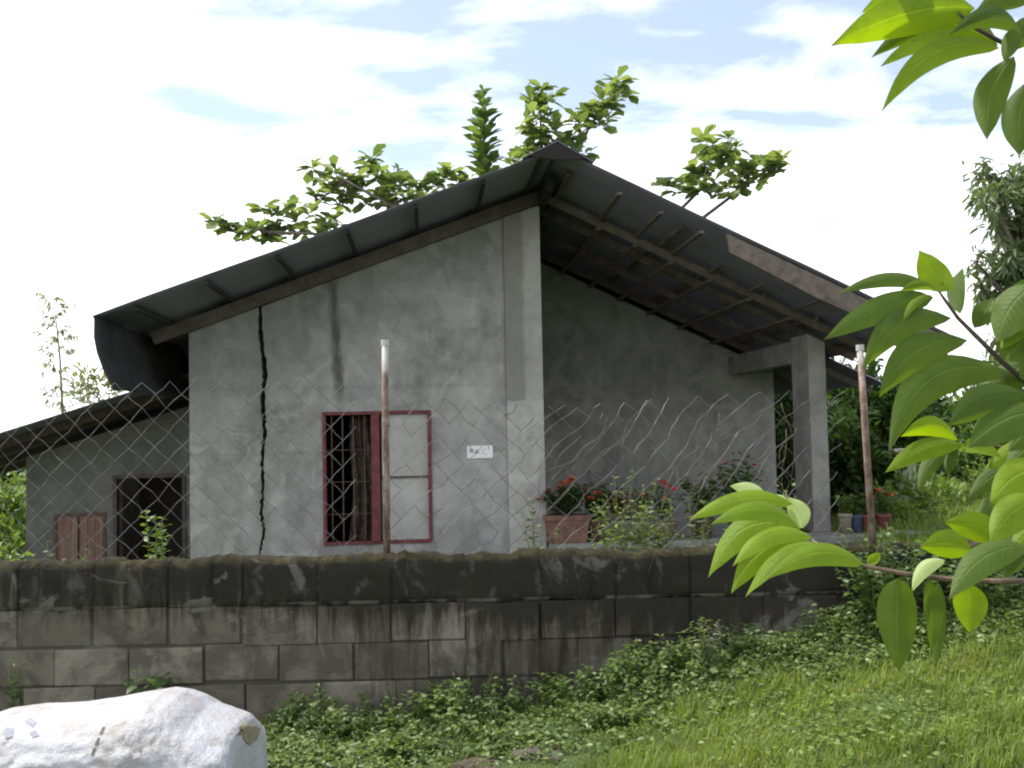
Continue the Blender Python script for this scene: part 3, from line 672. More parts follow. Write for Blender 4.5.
# cracks in the cap
mb = MB()
for pts in ([(655, 556), (650, 570), (647, 583), (654, 592), (660, 598)], [(590, 558), (593, 572), (589, 590), (592, 604)], [(212, 562), (208, 580), (211, 600)]):
    P = [at(a, b, WY0-.018) for a, b in pts]
    for p, q in zip(P[:-1], P[1:]): mb.bar((p[0], -.008, p[2]), (q[0], -.008, q[2]), .004, .012, (0, 1, 0))
mb.build('crack', M['dark'], wall)

# ------------------------------------------------------------------ chain link fence on the wall
t = NT('galvanised_wire'); v = t.coords(); n_ = t.noise(v, 7, 5, .7)
M['wire'] = t.out(t.ramp(n_, (.35, (.055, .042, .034)), (.5, (.108, .103, .098)), (.7, (.175, .17, .163))), .6, None, .2)
t = NT('rusty_pipe'); v = t.coords(); x, y, z = t.xyz(v); n_ = t.noise(t.coords(scale=(14, 14, 7)), 1.3, 7, .75)
rust = t.ramp(n_, (.36, (.07, .042, .03)), (.48, (.15, .095, .07)), (.58, (.26, .20, .16)), (.66, (.30, .28, .25)))
zr_ = float(at(385, 368, 5.45)[2])-ztop
c = t.mixc(t.ss(t.m('ADD', z, t.m('MULTIPLY', n_, .12)), zr_-.02, zr_+.12), rust, (.42, .41, .39, 1)); M['pipe'] = t.out(c, .75, t.bump(n_, .003))
fence = thing('chain_link_fence', 'sagging chain link fence on two rusty pipe posts along the block wall', 'fence', (0, 5.45, ztop))
fb = np.array([0, 5.45, ztop])
for top_, bot_ in (((385, 342), (387, 556)), ((860, 347), (873, 548))):
    p1 = at(*top_, 5.45)-fb; p0 = at(*bot_, 5.45)-fb; p0 = p0-(p1-p0)*.05
    mb = MB(); mb.tube([p0, p0*.5+p1*.5, p1], [.019, .0185, .018], 10); po = mb.build('fence_post', M['pipe'], fence, True)
    mb = MB(); d = norm(p1-p0); mb.tube([p1-d*.02, p1+d*.012], [.0225, .021], 10); mb.build('post_cap', M['pipe'], po, False)
def netting(x0, x1, h, sag, drop1, drop2, warp, name):
    """diamond mesh: two families of bent wires; drop = share of segments missing per family"""
    s = .145; mb = MB(); nx_ = int((x1-x0)/s); nz_ = int(round(h/s)); D = {}
    def node(i, j):
        if (i, j) not in D:
            f = (i/2)/max(nx_, 1); x = x0+i*s/2; z = -.03+j*s/2
            hz_ = z/h
            z -= sag*hz_*(.5-.5*math.cos(2*math.pi*f))+warp*.35*hz_*math.sin(x*3.3+1.0)
            x += warp*(math.sin(x*2.1+z*3.7)*.7+math.sin(z*7.1+x*5.3)*.5)*min(1, hz_*1.3)
            y = .02*math.sin(x*2.3+z*4)+warp*.5*math.sin(x*4+z*3)
            D[(i, j)] = np.array([x, y, z])+RNG.normal(size=3)*.004*(1+warp*8)
        return D[(i, j)]
    for i in range(2*nx_):
        for j in range(2*nz_):
            if (i+j) % 2: continue
            for di, dr in ((1, drop1), (-1, drop2)):
                if RNG.uniform() < dr or not (0 <= i+di <= 2*nx_): continue
                a, b = node(i, j), node(i+di, j+1); o_ = .003 if di > 0 else -.003
                a = a+np.array([0, o_, 0]); b = b+np.array([0, o_, 0]); m_ = (a+b)/2+RNG.normal(size=3)*.004*(1+warp*12)
                mb.tube([a, m_, b], .0024 if (di > 0 and drop2 > 0) else .0018, 3, cap=False)
    return mb.build(name, M['wire'], fence)
netting(-3.9, float(at(384, 500, 5.45)[0])-.02, .98, .03, 0, 0, .0, 'wire_netting')
netting(float(at(390, 500, 5.45)[0]), float(at(866, 480, 5.45)[0])-.02, .93, .05, .05, .38, .055, 'wire_netting')

# ------------------------------------------------------------------ grass blades
def grass(name, x0, x1, y0, y1, n, hgt, wd, mask=None):
    x = RNG.uniform(x0, x1, n); y = RNG.uniform(y0, y1, n)
    if mask is not None: k = RNG.uniform(size=n) < mask(x, y); x, y = x[k], y[k]
    n = len(x); z = gz(x, y)-.004; h = hgt*RNG.gamma(6, 1/6, n)*(.85+.45*np.sin(x*3.1+y*2.3)*np.sin(y*4.7-x*1.9)+.3*np.sin(x*9.1-y*7.3)*np.sin(y*11+x*5)); a = RNG.uniform(0, 2*np.pi, n); w = wd*RNG.uniform(.6, 1.3, n)
    ln = h*RNG.uniform(.2, 1.0, n); d = np.stack([np.cos(a), np.sin(a), 0*a], -1); s = np.stack([-np.sin(a), np.cos(a), 0*a], -1)
    p = np.stack([x, y, z], -1); up = np.array([0, 0, 1.])
    b0 = p-s*w[:, None]/2; b1 = p+s*w[:, None]/2; m = p+d*(ln*.35)[:, None]+up*(h*.62)[:, None]
    m0 = m-s*w[:, None]*.38; m1 = m+s*w[:, None]*.38; tip = p+d*ln[:, None]+up*h[:, None]
    V = np.stack([b0, b1, m0, m1, tip], 1).reshape(-1, 3); F = (np.array([(0, 1, 3), (0, 3, 2), (2, 3, 4)])[None]+np.arange(n)[:, None, None]*5).reshape(-1)
    return tag(link(name, np_mesh(name, V, F, 3), M['grass']), 'short green grass growing over the sloping verge' if y1 < 6 else 'grass in the yard beyond the wall', 'grass', kind='stuff')
bare = lambda x, y: np.clip(1-1.1*np.exp(-(((x+.12)/.28)**2+((y-4.55)/.28)**2))-1.0*np.exp(-(((x-.22)/.25)**2+((y-4.6)/.2)**2)), .05, 1)
grass('grass', -2.4, 3.6, 3.4, 5.34, 120000, .040, .0050, lambda x, y: bare(x, y)*np.clip(.40+.75*sst(-.2, 1.0, x+(4.9-y)*.7), 0, 1))
grass('grass', 2.6, 9.5, 5.6, 24, 60000, .09, .012)

# ------------------------------------------------------------------ low leafy weeds along the foot of the wall
pts = []; 
def top_px(px): return np.interp(px, [0, 200, 270, 330, 420, 470, 520, 560, 610, 650, 700, 760, 830, 870, 930, 1024], [730, 730, 690, 680, 672, 652, 668, 672, 640, 632, 622, 620, 612, 600, 596, 596])
P, D, Nn, LL = [], [], [], []; st = MB()
for i in range(3400):
    px = RNG.uniform(180, 1060); y = WY0-.04-abs(RNG.normal())*.26
    y -= RNG.uniform(0, .55)*float(np.interp(px, [560, 760], [1, .15]))
    x = float(at(px, 680, y)[0]); b = float(gz(x, y)); zt = float(at(px, top_px(px), WY0)[2]); h = max(.05, 1.12*(zt-b)*RNG.uniform(.3, 1.05)*(.80+.45*math.sin(px*.061+1)*math.sin(px*.023+y*5))*math.exp(-((WY0-.04-y)/.42)**2))
    if y < 4.75: h *= .75
    q = np.array([x+RNG.normal()*.06, y+RNG.normal()*.06-.02, b+h]); p0 = np.array([x, y, b-.01]); st.tube([p0, (p0+q)/2+RNG.normal(size=3)*.01, q], [.0025, .002, .001], 3, cap=False)
    nl = int(6+h*110)
    for k in range(nl):
        f = RNG.uniform(.15, 1)
        P.append(p0+(q-p0)*f+RNG.normal(size=3)*.012); a = RNG.uniform(0, 6.28); D.append((math.cos(a), math.sin(a), RNG.uniform(-.3, .6))); Nn.append(np.array([0, -.25, 1])+RNG.normal(size=3)*.45); LL.append(RNG.uniform(.6, 1)*(.016+.022*(math.sin(px*.11+y*9) > 0)))
LL = np.array(LL); wd_ = thing('undergrowth', None, None); bpy.data.objects.remove(wd_)
o = link('undergrowth', leaf_mesh('undergrowth', P, D, Nn, LL, LL*.62, .2), M['leaf_weed']); tag(o, 'low leafy weeds crowding the foot of the block wall', 'weeds', kind='stuff')
so_ = st.build('weed_stem', M['stem'], o); tag(so_, kind='stuff')
# clover and broad weeds dotted in the grass
n = 14000; x = RNG.uniform(-2, 3.4, n); y = RNG.uniform(3.5, 5.1, n)
k = RNG.uniform(size=n) < np.clip(.35+.65*np.sin(x*2.7+1)*np.sin(y*3.9+x), .08, 1)*bare(x, y); x, y = x[k], y[k]; n = len(x)
a = RNG.uniform(0, 6.28, n); LLb = RNG.uniform(.012, .034, n)
o = link('clover', leaf_mesh('clover', np.stack([x, y, gz(x, y)+RNG.uniform(.01, .05, n)], -1), np.stack([np.cos(a), np.sin(a), RNG.uniform(0, .5, n)], -1), rdir(n, 1.6, .5), LLb, LLb*.75, .15), M['leaf_bright']); tag(o, 'small broad-leaved weeds scattered through the grass', 'weeds', kind='stuff')

# ------------------------------------------------------------------ single plants by the wall
def gpt(px, py, d):
    p = at(px, py, d); p[2] = float(gz(p[0], p[1])); return p
plant('flowering_weed', 'tall pale weed rising above its neighbours in front of the dark wall', 'weed', gpt(706, 680, 5.05), .42, .10, 9, .05, M['leaf_pale'], per=22)
plant('fern', 'feathery bright fern at the foot of the wall below the hanging branch', 'fern', gpt(812, 660, 5.2), .24, .16, 12, .045, M['leaf_mid'], per=22, lw=.35)
plant('climbing_weed', 'broad-leaved weed climbing the wall behind the white sack', 'weed', gpt(150, 700, 5.22), .44, .15, 9, .085, M['leaf_mid'], per=10, lw=.7)
plant('grass_tuft', 'thin weed against the wall at the left edge of the photo', 'weed', gpt(14, 700, 5.22), .48, .05, 5, .06, M['leaf_mid'], per=12, lw=.4)
plant('wall_creeper', 'dark creeper smothering the right end of the block wall', 'creeper', gpt(885, 620, 5.22), .66, .30, 34, .06, M['leaf_mid'], per=28, lw=.6)
plant('bank_shrub', 'mid-green shrub on the grass bank hiding the far right end of the block wall', 'shrub', gpt(985, 620, 5.2), .42, .42, 40, .06, M['leaf_mid'], per=24, lw=.55)
plant('leafy_weed', 'dense dark green weed clump in the middle of the wall foot', 'weed', gpt(650, 690, 5.12), .30, .22, 22, .05, M['leaf_mid'], per=20, lw=.6)
plant('leafy_weed', 'low dark weed clump below the cement column', 'weed', gpt(500, 715, 5.1), .20, .20, 16, .05, M['leaf_dark'], per=16, lw=.6)
plant('leafy_weed', 'bushy weed beside the right side of the white sack', 'weed', gpt(345, 725, 5.05), .16, .22, 18, .045, M['leaf_mid'], per=16, lw=.6)
for a, b, d, h, sp_, lf, mt, lab in ((300, 725, 5.15, .22, .14, .05, 'leaf_mid', 'small leafy weed against the wall right behind the end of the sack'),
        (432, 715, 5.15, .26, .16, .055, 'leaf_weed', 'upright leafy weed below the foot of the left fence post'), (560, 705, 5.15, .20, .18, .05, 'leaf_weed', 'low spreading weed under the terracotta planter'),
        (600, 700, 5.05, .24, .16, .05, 'leaf_mid', 'dark bushy weed between two lower clumps left of the pale weed'), (748, 665, 5.18, .26, .18, .05, 'leaf_mid', 'dense weed just right of the tall pale weed'), (780, 665, 5.1, .16, .16, .045, 'leaf_weed', 'short bright weed left of the feathery fern'),
        (400, 740, 4.7, .13, .20, .045, 'leaf_weed', 'low weed in the grass in front of the wall, left of the brown clod'), (620, 735, 4.7, .12, .18, .045, 'leaf_weed', 'low weed in the grass right of the grey earth patch')):
    plant('leafy_weed', lab, 'weed', gpt(a, b, d), h, sp_, 18, lf, M[mt], per=18, lw=.6)
# dry stick and bare clods
ds = MB(); P = [at(a, b, 5.0) for a, b in ((935, 652), (952, 641), (970, 632), (990, 628), (1010, 630), (1035, 640))]
ds.tube(P, [.004, .006, .007, .008, .008, .009], 6); ds.tube([P[3], at(1004, 640, 4.95), at(1016, 655, 4.95)], [.005, .004, .002], 5); o = ds.build('dry_branch', M['dry'], None, True); tag(o, 'pale dry fallen branch arching over the grass on the right', 'branch')
M['clod'] = plain('bare_clod', (.10, .075, .055), .95, .5, 14, .02)
def rock(name, label, cat, c, r, mat):
    bm = bmesh.new(); bmesh.ops.create_icosphere(bm, subdivisions=3, radius=1)
    ph = RNG.uniform(0, 6, 6)
    for v_ in bm.verts:
        p = v_.co; k = 1+.18*math.sin(p.x*3+ph[0])*math.cos(p.y*3.3+ph[1])+.12*math.sin(p.z*5+ph[2]+p.x*4)+.05*math.sin(p.y*11+ph[3])
        v_.co = Vector((p.x*r[0], p.y*r[1], p.z*r[2]))*k
    me = bpy.data.meshes.new(name); bm.to_mesh(me); bm.free(); o = link(name, me, mat, None, True); o.location = c; return tag(o, label, cat)
p = gpt(478, 755, 4.5); rock('clod', 'brown clod of bare earth in the grass, nearer the sack', 'clod', (p[0], p[1], p[2]+.0), (.16, .10, .022), M['clod'])
p = gpt(552, 750, 4.55); rock('clod', 'greyish bare patch of earth in the grass, right of the brown clod', 'clod', (p[0], p[1], p[2]-.005), (.15, .10, .018), plain('grey_clod', (.12, .105, .085), .95, .4, 14, .02))

# ------------------------------------------------------------------ things behind the wall
plant('sapling', 'young leafy sapling before the dark doorway of the lean-to', 'sapling', (*at(158, 560, 7.2)[:2], gz(*at(158, 560, 7.2)[:2])), 2.0, .20, 8, .10, M['leaf_bright'], per=26, lw=.5, start=.68, stem_r=.008)
plant('shrub', 'low pale shrub showing over the wall below the brown shutters', 'shrub', (*at(60, 560, 7.0)[:2], -.7), 1.62, .36, 16, .08, M['leaf_mid'], per=20, lw=.5, start=.6, stem_r=.006)
plant('shrub', 'bright green shrub at the left edge just above the wall', 'shrub', (*at(10, 560, 6.6)[:2], -.7), 1.72, .28, 16, .09, M['leaf_bright'], per=20, lw=.55, start=.55, stem_r=.006)
cl = [(*at(a, b, d), r) for a, b, d, r in ((0, 520, 17, .5), (12, 535, 17.5, .5), (-20, 510, 18, .7), (8, 500, 17, .4), (-30, 550, 17, .7), (20, 555, 16.5, .5))]
bush('hedge_bush', 'yellow-green bush beyond the left end of the lean-to', 'bush', (*at(0, 560, 17)[:2], -.7), cl, 3800, .16, M['leaf_bright'])

# potted plants on the porch ledge
M['terracotta'] = plain('terracotta', (.165, .088, .066), .9, .45, 9, .004); M['clay_dark'] = plain('dark_clay', (.09, .05, .04), .85, .3, 9, .004)
M['pot_grey'] = plain('cement_pot', (.19, .175, .155), .9, .25, 9, .004); M['pot_blue'] = plain('blue_pot', (.05, .065, .11), .6, .2, 9); M['pot_red'] = plain('red_pot', (.15, .045, .038), .6, .25, 9); M['pot_cream'] = plain('cream_pot', (.22, .21, .15), .7, .15, 9); M['pot_pink'] = plain('pinkish_pot', (.20, .125, .11), .8, .2, 9)
M['soil'] = plain('soil', (.04, .03, .022), .98, .3, 20, .01)
def potted(px, wpx, hh, label, potmat, h, spread, nst, leaf, lm, flowers=None, square=False, w=-.10, per=12, lw=.5):
    u = hp(px, 540, w)[0]; b = hw(u, w, zl); r = wpx/2/FPX*b[1]
    root = thing('potted_plant', label, 'potted plant', b, TH, 'potted plants along the porch ledge')
    mb = MB()
    if square:
        a, c = r*.82, r
        for (q0, q1, z0_, z1_) in ((a, c*.97, 0, hh*.82), (c*1.04, c*1.06, hh*.82, hh)):
            d0, d1 = q0*.55, q1*.55
            mb.add([(-q0,-d0,z0_),(q0,-d0,z0_),(q0,d0,z0_),(-q0,d0,z0_),(-q1,-d1,z1_),(q1,-d1,z1_),(q1,d1,z1_),(-q1,d1,z1_)], [(3,2,1,0),(4,5,6,7),(0,1,5,4),(1,2,6,5),(2,3,7,6),(3,0,4,7)])
        mb.build('pot', potmat, root, bevel=.006)
    else:
        mb.lathe([(r*.68, 0), (r*.92, hh*.8), (r*.93, hh*.81), (r*1.05, hh*.82), (r*1.06, hh*.98), (r*1.0, hh), (r*.9, hh*.98), (r*.86, hh*.88)], n=22); mb.build('pot', potmat, root, True)
        m2 = MB(); m2.lathe([(0.001, hh*.9), (r*.87, hh*.9)], n=18); m2.build('soil', M['soil'], root)
    plant('', None, None, (0, 0, hh*.9), h*1.12, spread*1.15, int(nst*1.5), leaf*1.15, lm, per=int(per*1.5), lw=lw, flowers=flowers, parent=root)
    return root
potted(567, 44, .29, 'wide square terracotta planter with red-orange flowers, first beside the column', M['terracotta'], .36, .24, 26, .085, M['leaf_dark'], (M['flower_orange'], 16, .055), True, per=14)
potted(597, 24, .24, 'round brown clay pot with a dark bushy plant, right of the square planter', M['clay_dark'], .42, .17, 18, .09, M['leaf_dark'], per=13)
potted(622, 24, .22, 'grey cement pot with a reddish-leaved plant behind the yellow-green shrub', M['pot_grey'], .36, .15, 12, .09, M['leaf_red'], per=11)
potted(643, 22, .20, 'cement-coloured pot with an olive upright plant near the middle of the ledge', M['pot_grey'], .42, .12, 10, .09, M['leaf_bright'], per=11)
potted(665, 26, .19, 'pinkish pot with red blooms on thin stems', M['pot_pink'], .44, .16, 12, .07, M['leaf_dark'], (M['flower_red'], 7, .05), per=9)
potted(702, 26, .21, 'dark clay pot with a leafy plant, partly behind the hanging branch', M['clay_dark'], .52, .22, 16, .10, M['leaf_mid'], per=12)
potted(740, 24, .20, 'clay pot with a tall green shrub, behind the hanging leaves', M['terracotta'], .70, .24, 18, .11, M['leaf_mid'], (M['flower_red'], 2, .04), per=14)
potted(846, 14, .22, 'narrow cream pot just right of the porch pillar', M['pot_cream'], .26, .10, 8, .07, M['leaf_bright'], per=10, w=-.08)
potted(857, 12, .20, 'small dark blue pot beside the cream pot', M['pot_blue'], .24, .10, 8, .07, M['leaf_mid'], per=10, w=-.08)
potted(868, 13, .20, 'small red pot left of the rusty fence post', M['pot_red'], .26, .10, 8, .07, M['leaf_mid'], per=10, w=-.08)
potted(884, 15, .20, 'red pot with orange flowers right of the rusty fence post', M['pot_red'], .34, .12, 9, .07, M['leaf_mid'], (M['flower_orange'], 5, .05), per=10, w=-.08)
# shrubs between wall and ledge
plant('variegated_shrub', 'bright yellow-green shrub growing up in front of the potted plants', 'shrub', (*at(632, 560, 8.2)[:2], -.7), 2.0, .40, 60, .085, M['leaf_variegated'], per=28, start=.6, stem_r=.006)
plant('shrub', 'small dark weed at the foot of the cement column beside the planter', 'shrub', (*at(540, 560, 7.6)[:2], -.7), 1.78, .22, 18, .07, M['leaf_mid'], per=24, start=.7, stem_r=.006)
plant('shrub', 'dark low shrub behind the wall below the clay pots', 'shrub', (*at(690, 560, 7.8)[:2], -.68), 1.8, .42, 26, .07, M['leaf_mid'], per=24, start=.68, stem_r=.006)
plant('shrub', 'pale green shrub poking over the wall by the right fence post', 'shrub', (*at(884, 560, 6.4)[:2], float(gz(*at(884, 560, 6.4)[:2]))), .62, .20, 12, .06, M['leaf_pale'], per=14, start=.4, stem_r=.005)
# dead vine strands caught in the netting
mb = MB()
for i in range(30):
    px0 = RNG.uniform(560, 790); py0 = RNG.uniform(395, 470); ln = RNG.uniform(35, 110); sl_ = RNG.uniform(-1.1, .5)
    P = []; ph = RNG.uniform(0, 6); am = RNG.uniform(3, 12); fq = RNG.uniform(3, 9)
    for k in range(12):
        f = k/11; P.append(at(px0+sl_*ln*f+am*math.sin(f*fq+ph), py0+ln*f+am*.4*math.cos(f*fq*1.3), 5.45)+np.array([0, .02*math.sin(f*9+ph), 0]))
    mb.tube(P, [.0019*(1-.6*k/11) for k in range(12)], 4)
o = mb.build('dead_vine', M['dry'], None, True); tag(o, 'pale dead vine strands tangled in the chain link before the porch', 'vine')

# ------------------------------------------------------------------ trees behind the house: broad leaf rosettes
def rosette_tree(name, label, base, trunk, limbs, depth, leaf, mat):
    root = thing(name, label, 'tree', base, 0); base = np.array(base, float); mb = MB()
    tp = [np.zeros(3), (np.array(trunk)-base)*.5+np.array([.12, 0, 0]), np.array(trunk)-base]; mb.tube(tp, [.17, .14, .11], 9); mb.build('trunk', M['bark'], root, True)
    P, D, Nn, LL = [], [], [], []; br = MB()
    for limb in limbs:
        pts = [np.array(trunk)]+[at(x, y, depth+dd) for x, y, dd in limb['path']]; pts = [p-base for p in pts]; n = len(pts)
        br.tube(pts, [.06*(1-.8*i/(n-1))+.006 for i in range(n)], 6)
        for x, y, dd in limb['ros']:
            c = at(x, y, depth+dd)-base
            j = min(range(n), key=lambda k: np.linalg.norm(pts[k]-c)+.4*(k == 0)); m_ = (pts[j]+c)/2+np.array([0, 0, -.05]); br.tube([pts[j], m_, c], [.016, .012, .008], 5)
            nl = 13
            for k in range(nl):
                a = k*2.4+RNG.uniform(-.5, .5); e = RNG.uniform(-.6, 1.0); dv = np.array([math.cos(a), math.sin(a), e])
                P.append(c+dv*.02+RNG.normal(size=3)*.03); D.append(dv); Nn.append(np.array([0, 0, 1.])+RNG.normal(size=3)*.25); LL.append(leaf*RNG.uniform(.5, 1.2))
            # a few older leaves back along the twig
            for k in range(5):
                f = RNG.uniform(.4, .95); a = RNG.uniform(0, 6.28); P.append(pts[j]*(1-f)+c*f); D.append((math.cos(a), math.sin(a), .1)); Nn.append((0, 0, 1.)+RNG.normal(size=3)*.3); LL.append(leaf*.8)
    br.build('limb', M['bark'], root, True); LL = np.array(LL)
    link('foliage', leaf_mesh('foliage', P, D, Nn, LL, LL*.66, .12, True), mat, root); return root
dp = 19.5
def J(l, s=6): return [(x, y, RNG.uniform(-.6, .6)) for x, y in l]
limbs = [
 {'path': J([(520, 300), (430, 250), (340, 235), (270, 232), (222, 222)]), 'ros': J([(216, 222), (228, 226), (240, 232), (250, 236), (262, 208), (268, 238), (280, 212), (285, 225), (292, 206), (298, 222), (305, 232), (312, 214), (258, 228), (322, 236), (330, 222), (275, 240)])},
 {'path': J([(520, 300), (450, 240), (390, 205), (345, 180)]), 'ros': J([(312, 168), (322, 180), (334, 172), (330, 192), (345, 185), (352, 196), (318, 200), (342, 205), (362, 190), (372, 165), (380, 178), (388, 190), (396, 172), (400, 185), (371, 158), (384, 200), (410, 195), (356, 178), (366, 204), (395, 205)])},
 {'path': J([(530, 290), (470, 210), (440, 185)]), 'ros': J([(420, 186), (432, 182), (445, 178), (452, 172), (428, 194), (458, 182), (470, 180)])},
 {'path': J([(545, 280), (545, 190), (541, 140), (540, 95)]), 'ros': J([(541, 90), (532, 102), (550, 100), (535, 116), (548, 118), (528, 128), (552, 130), (538, 138), (533, 152), (526, 150), (545, 150), (520, 158), (560, 145), (556, 125), (515, 165), (565, 158)])},
 {'path': J([(555, 280), (570, 170), (590, 125), (618, 90)]), 'ros': J([(620, 82), (612, 92), (626, 95), (602, 102), (614, 106), (596, 115), (608, 118), (586, 112), (578, 124), (600, 125), (575, 150), (586, 155), (568, 140)])},
 {'path': J([(580, 290), (660, 230), (700, 190), (720, 160)]), 'ros': J([(705, 140), (712, 146), (728, 140), (735, 148), (722, 158), (708, 165), (695, 172), (688, 185), (700, 188), (715, 185), (730, 172), (678, 192), (668, 186), (722, 190)])},
 {'path': J([(580, 290), (680, 235), (740, 190), (775, 165)]), 'ros': J([(780, 160), (770, 158), (762, 166), (775, 172), (750, 172), (742, 180), (758, 180), (735, 188), (746, 168)])},
]
hidden = [{'path': J([(560+dx_, 330), (520+dx_*1.6, 280)]), 'ros': J([(520+dx_*1.6+RNG.uniform(-40, 40), 270+RNG.uniform(-20, 40)) for _ in range(6)])} for dx_ in (-90, -40, 40, 90)]
rosette_tree('almond_tree', 'broad-leaved tree with spreading limbs rising behind the roof ridge', (*at(552, 480, dp)[:2], -.3), at(552, 340, dp), limbs+hidden, dp, .35, M['leaf_almond'])
# the upright conical tree
ct = thing('conical_tree', 'narrow cone of stacked leaves standing up left of the roof peak', 'tree', (*at(486, 480, 18.5)[:2], -.3)); cb = np.array(ct.location)
mb = MB(); tp_ = at(483, 96, 18.5)-cb; mb.tube([(0, 0, 0), tp_*.5+np.array([.03, 0, 0]), tp_], [.09, .06, .012], 7); mb.build('trunk', M['bark'], ct, True)
P, D, Nn, LL = [], [], [], []
for i in range(20):
    f = i/19; y = 94+f*140; c = at(483+f*5, y, 18.5)-cb; r = .20+.22*min(1, f*3.5)
    for k in range(10):
        a = k*2.4+i; P.append(c+RNG.normal(size=3)*.03); D.append((math.cos(a), math.sin(a), .75-.3*f)); Nn.append(np.array([0, 0, 1.])+RNG.normal(size=3)*.25); LL.append(r*RNG.uniform(.7, 1.2))
LL = np.array(LL); link('crown', leaf_mesh('crown', P, D, Nn, LL, LL*.46, .12, True), leaf_mat('leaf_cone', (.06, .105, .035), (.10, .155, .05), (.16, .22, .07), .4), ct)

# bamboo and small tree far left
def bamboo(px, py0, py1, d, label, n, spreadpx):
    p1 = at(px-6, py1, d); b = at(px+5, 480, d); b[2] = -.7; root = thing('bamboo', label, 'bamboo', b)
    mb = MB(); pts = [np.zeros(3), (at(px+3, py0, d)-b), (at(px, (py0+py1)/2, d)-b), p1-b]; mb.tube(pts, [.05, .035, .025, .008], 6); mb.build('cane', M['stem'], root, True)
    P, D, Nn, LL = [], [], [], []; tw = MB()
    for i in range(n):
        f = RNG.uniform(.0, 1.0); y = py0+(py1-py0)*f; c = at(px+3-9*f, y, d)-b; a = RNG.uniform(0, 6.28); rr = spreadpx/FPX*d*RNG.uniform(.4, 1)*(1-.35*f)
        q = c+np.array([math.cos(a)*rr, math.sin(a)*rr, rr*.45]); tw.tube([c, q], [.006, .003], 3)
        for k in range(11):
            P.append(c+(q-c)*RNG.uniform(.5, 1.05)); an = a+RNG.normal()*.7; D.append((math.cos(an), math.sin(an), -.35+RNG.normal()*.3)); Nn.append((0, 0, 1.)+RNG.normal(size=3)*.3); LL.append(RNG.uniform(.14, .26))
    tw.build('twig', M['stem'], root); LL = np.array(LL); link('foliage', leaf_mesh('foliage', P, D, Nn, LL, LL*.2, .3), M['leaf_pale'], root)
bamboo(60, 420, 298, 26, 'thin pale bamboo stalk rising alone above the lean-to roof', 70, 26)
cl = [(*at(a, b, 24), r) for a, b, r in ((88, 378, .34), (98, 388, .3), (80, 390, .3), (104, 396, .3), (95, 400, .3), (110, 405, .4))]
bush('small_tree', 'hazy small tree between the bamboo and the main roof eave', 'tree', (*at(96, 480, 24)[:2], -.7), cl, 420, .22, M['leaf_pale'], lw=.3, tr=.04)

# right: mango tree, hedge, far building
mc = [(1000, 182, .6), (1022, 195, .7), (990, 178, .45), (1008, 215, .65), (1030, 225, .8), (1004, 232, .5), (992, 205, .35), (1050, 180, .9), (1045, 215, .9), (1000, 262, .55), (1020, 268, .7), (985, 266, .35), (1010, 285, .6), (1040, 275, .9), (990, 290, .4), (1055, 320, .9), (1020, 320, .6), (1005, 345, .4), (1000, 375, .5), (980, 392, .4), (1030, 375, .8), (968, 388, .22)]
cl = [(*at(a, b, 21+RNG.uniform(-.8, .8)), r*.62) for a, b, r in mc for a, b in ((a-9, b-4), (a+8, b+7))]
bush('mango_tree', 'tall tree with drooping leaf tufts beyond the yard on the right', 'tree', (*at(1062, 470, 21)[:2], .1), cl, 6000, .27, M['leaf_mango'], trunk=at(1058, 330, 21), tr=.2, lw=.27, hang=.9)
bc = [(800, 385, 18, .6), (780, 395, 18, .6), (800, 420, 17.5, .7), (785, 450, 17.5, .6), (800, 480, 17, .6), (790, 510, 17, .6), (770, 480, 18, .7)]
bush('bush', 'dark green bush seen between the porch wall and the pillar', 'bush', (*at(790, 530, 17.3)[:2], -.1), [(*at(a, b, d), r) for a, b, d, r in bc], 5200, .19, M['leaf_dark'])
bc = [(850, 405, 16, .5), (875, 415, 16, .6), (845, 435, 15.5, .5), (870, 450, 15.5, .6), (890, 440, 16, .55), (850, 470, 15.2, .5), (875, 485, 15.2, .5), (895, 470, 16, .4), (855, 500, 15, .45), (862, 392, 16.5, .4), (900, 410, 17, .5), (840, 490, 15.5, .45)]
bush('leafy_tree', 'leafy dark tree filling the gap right of the porch pillar', 'tree', (*at(866, 530, 15.6)[:2], .1), [(*at(a, b, d), r) for a, b, d, r in bc], 8200, .19, M['leaf_dark'], tr=.09)
bc = [(930, 420, 24, .9), (960, 430, 25, .9), (990, 430, 24, 1.0), (1020, 440, 24, 1.1), (945, 455, 23, .8), (985, 465, 23, .9), (1015, 475, 22, .9), (915, 440, 24, .7), (1050, 450, 24, 1.2), (950, 478, 22.5, .6)]
bush('hedge', 'dense mid-green hedge at the far end of the yard on the right', 'hedge', (*at(975, 500, 23.5)[:2], .1), [(*at(a, b, d), r) for a, b, d, r in bc], 9000, .22, M['leaf_mid'], tr=.1)
bc = [(880, 515, 12, .28), (905, 520, 12, .3), (935, 510, 13, .35), (960, 520, 13, .35), (920, 500, 15, .4), (990, 505, 15, .5)]
bush('low_bush', 'low light-green bush in the yard behind the right fence post', 'bush', (*at(920, 540, 12.6)[:2], float(gz(*at(920, 540, 12.6)[:2]))), [(*at(a, b, d), r) for a, b, d, r in bc], 5200, .10, M['leaf_bright'], tr=.03)
far = thing('far_house', 'low grey house with a dark flat roof beyond the yard hedge', 'house', (*at(960, 470, 34)[:2], -.2))
fbz = np.array(far.location); zt = at(950, 403, 34)[2]-fbz[2]
mb = MB(); mb.box(-1.6, 4.2, 0, 4, 0, zt-.12); mb.build('wall', M['shed'], far); mb = MB(); mb.box(-1.9, 4.5, -.35, 4.3, zt-.118, zt+.02); mb.build('roof', M['sheet'], far)
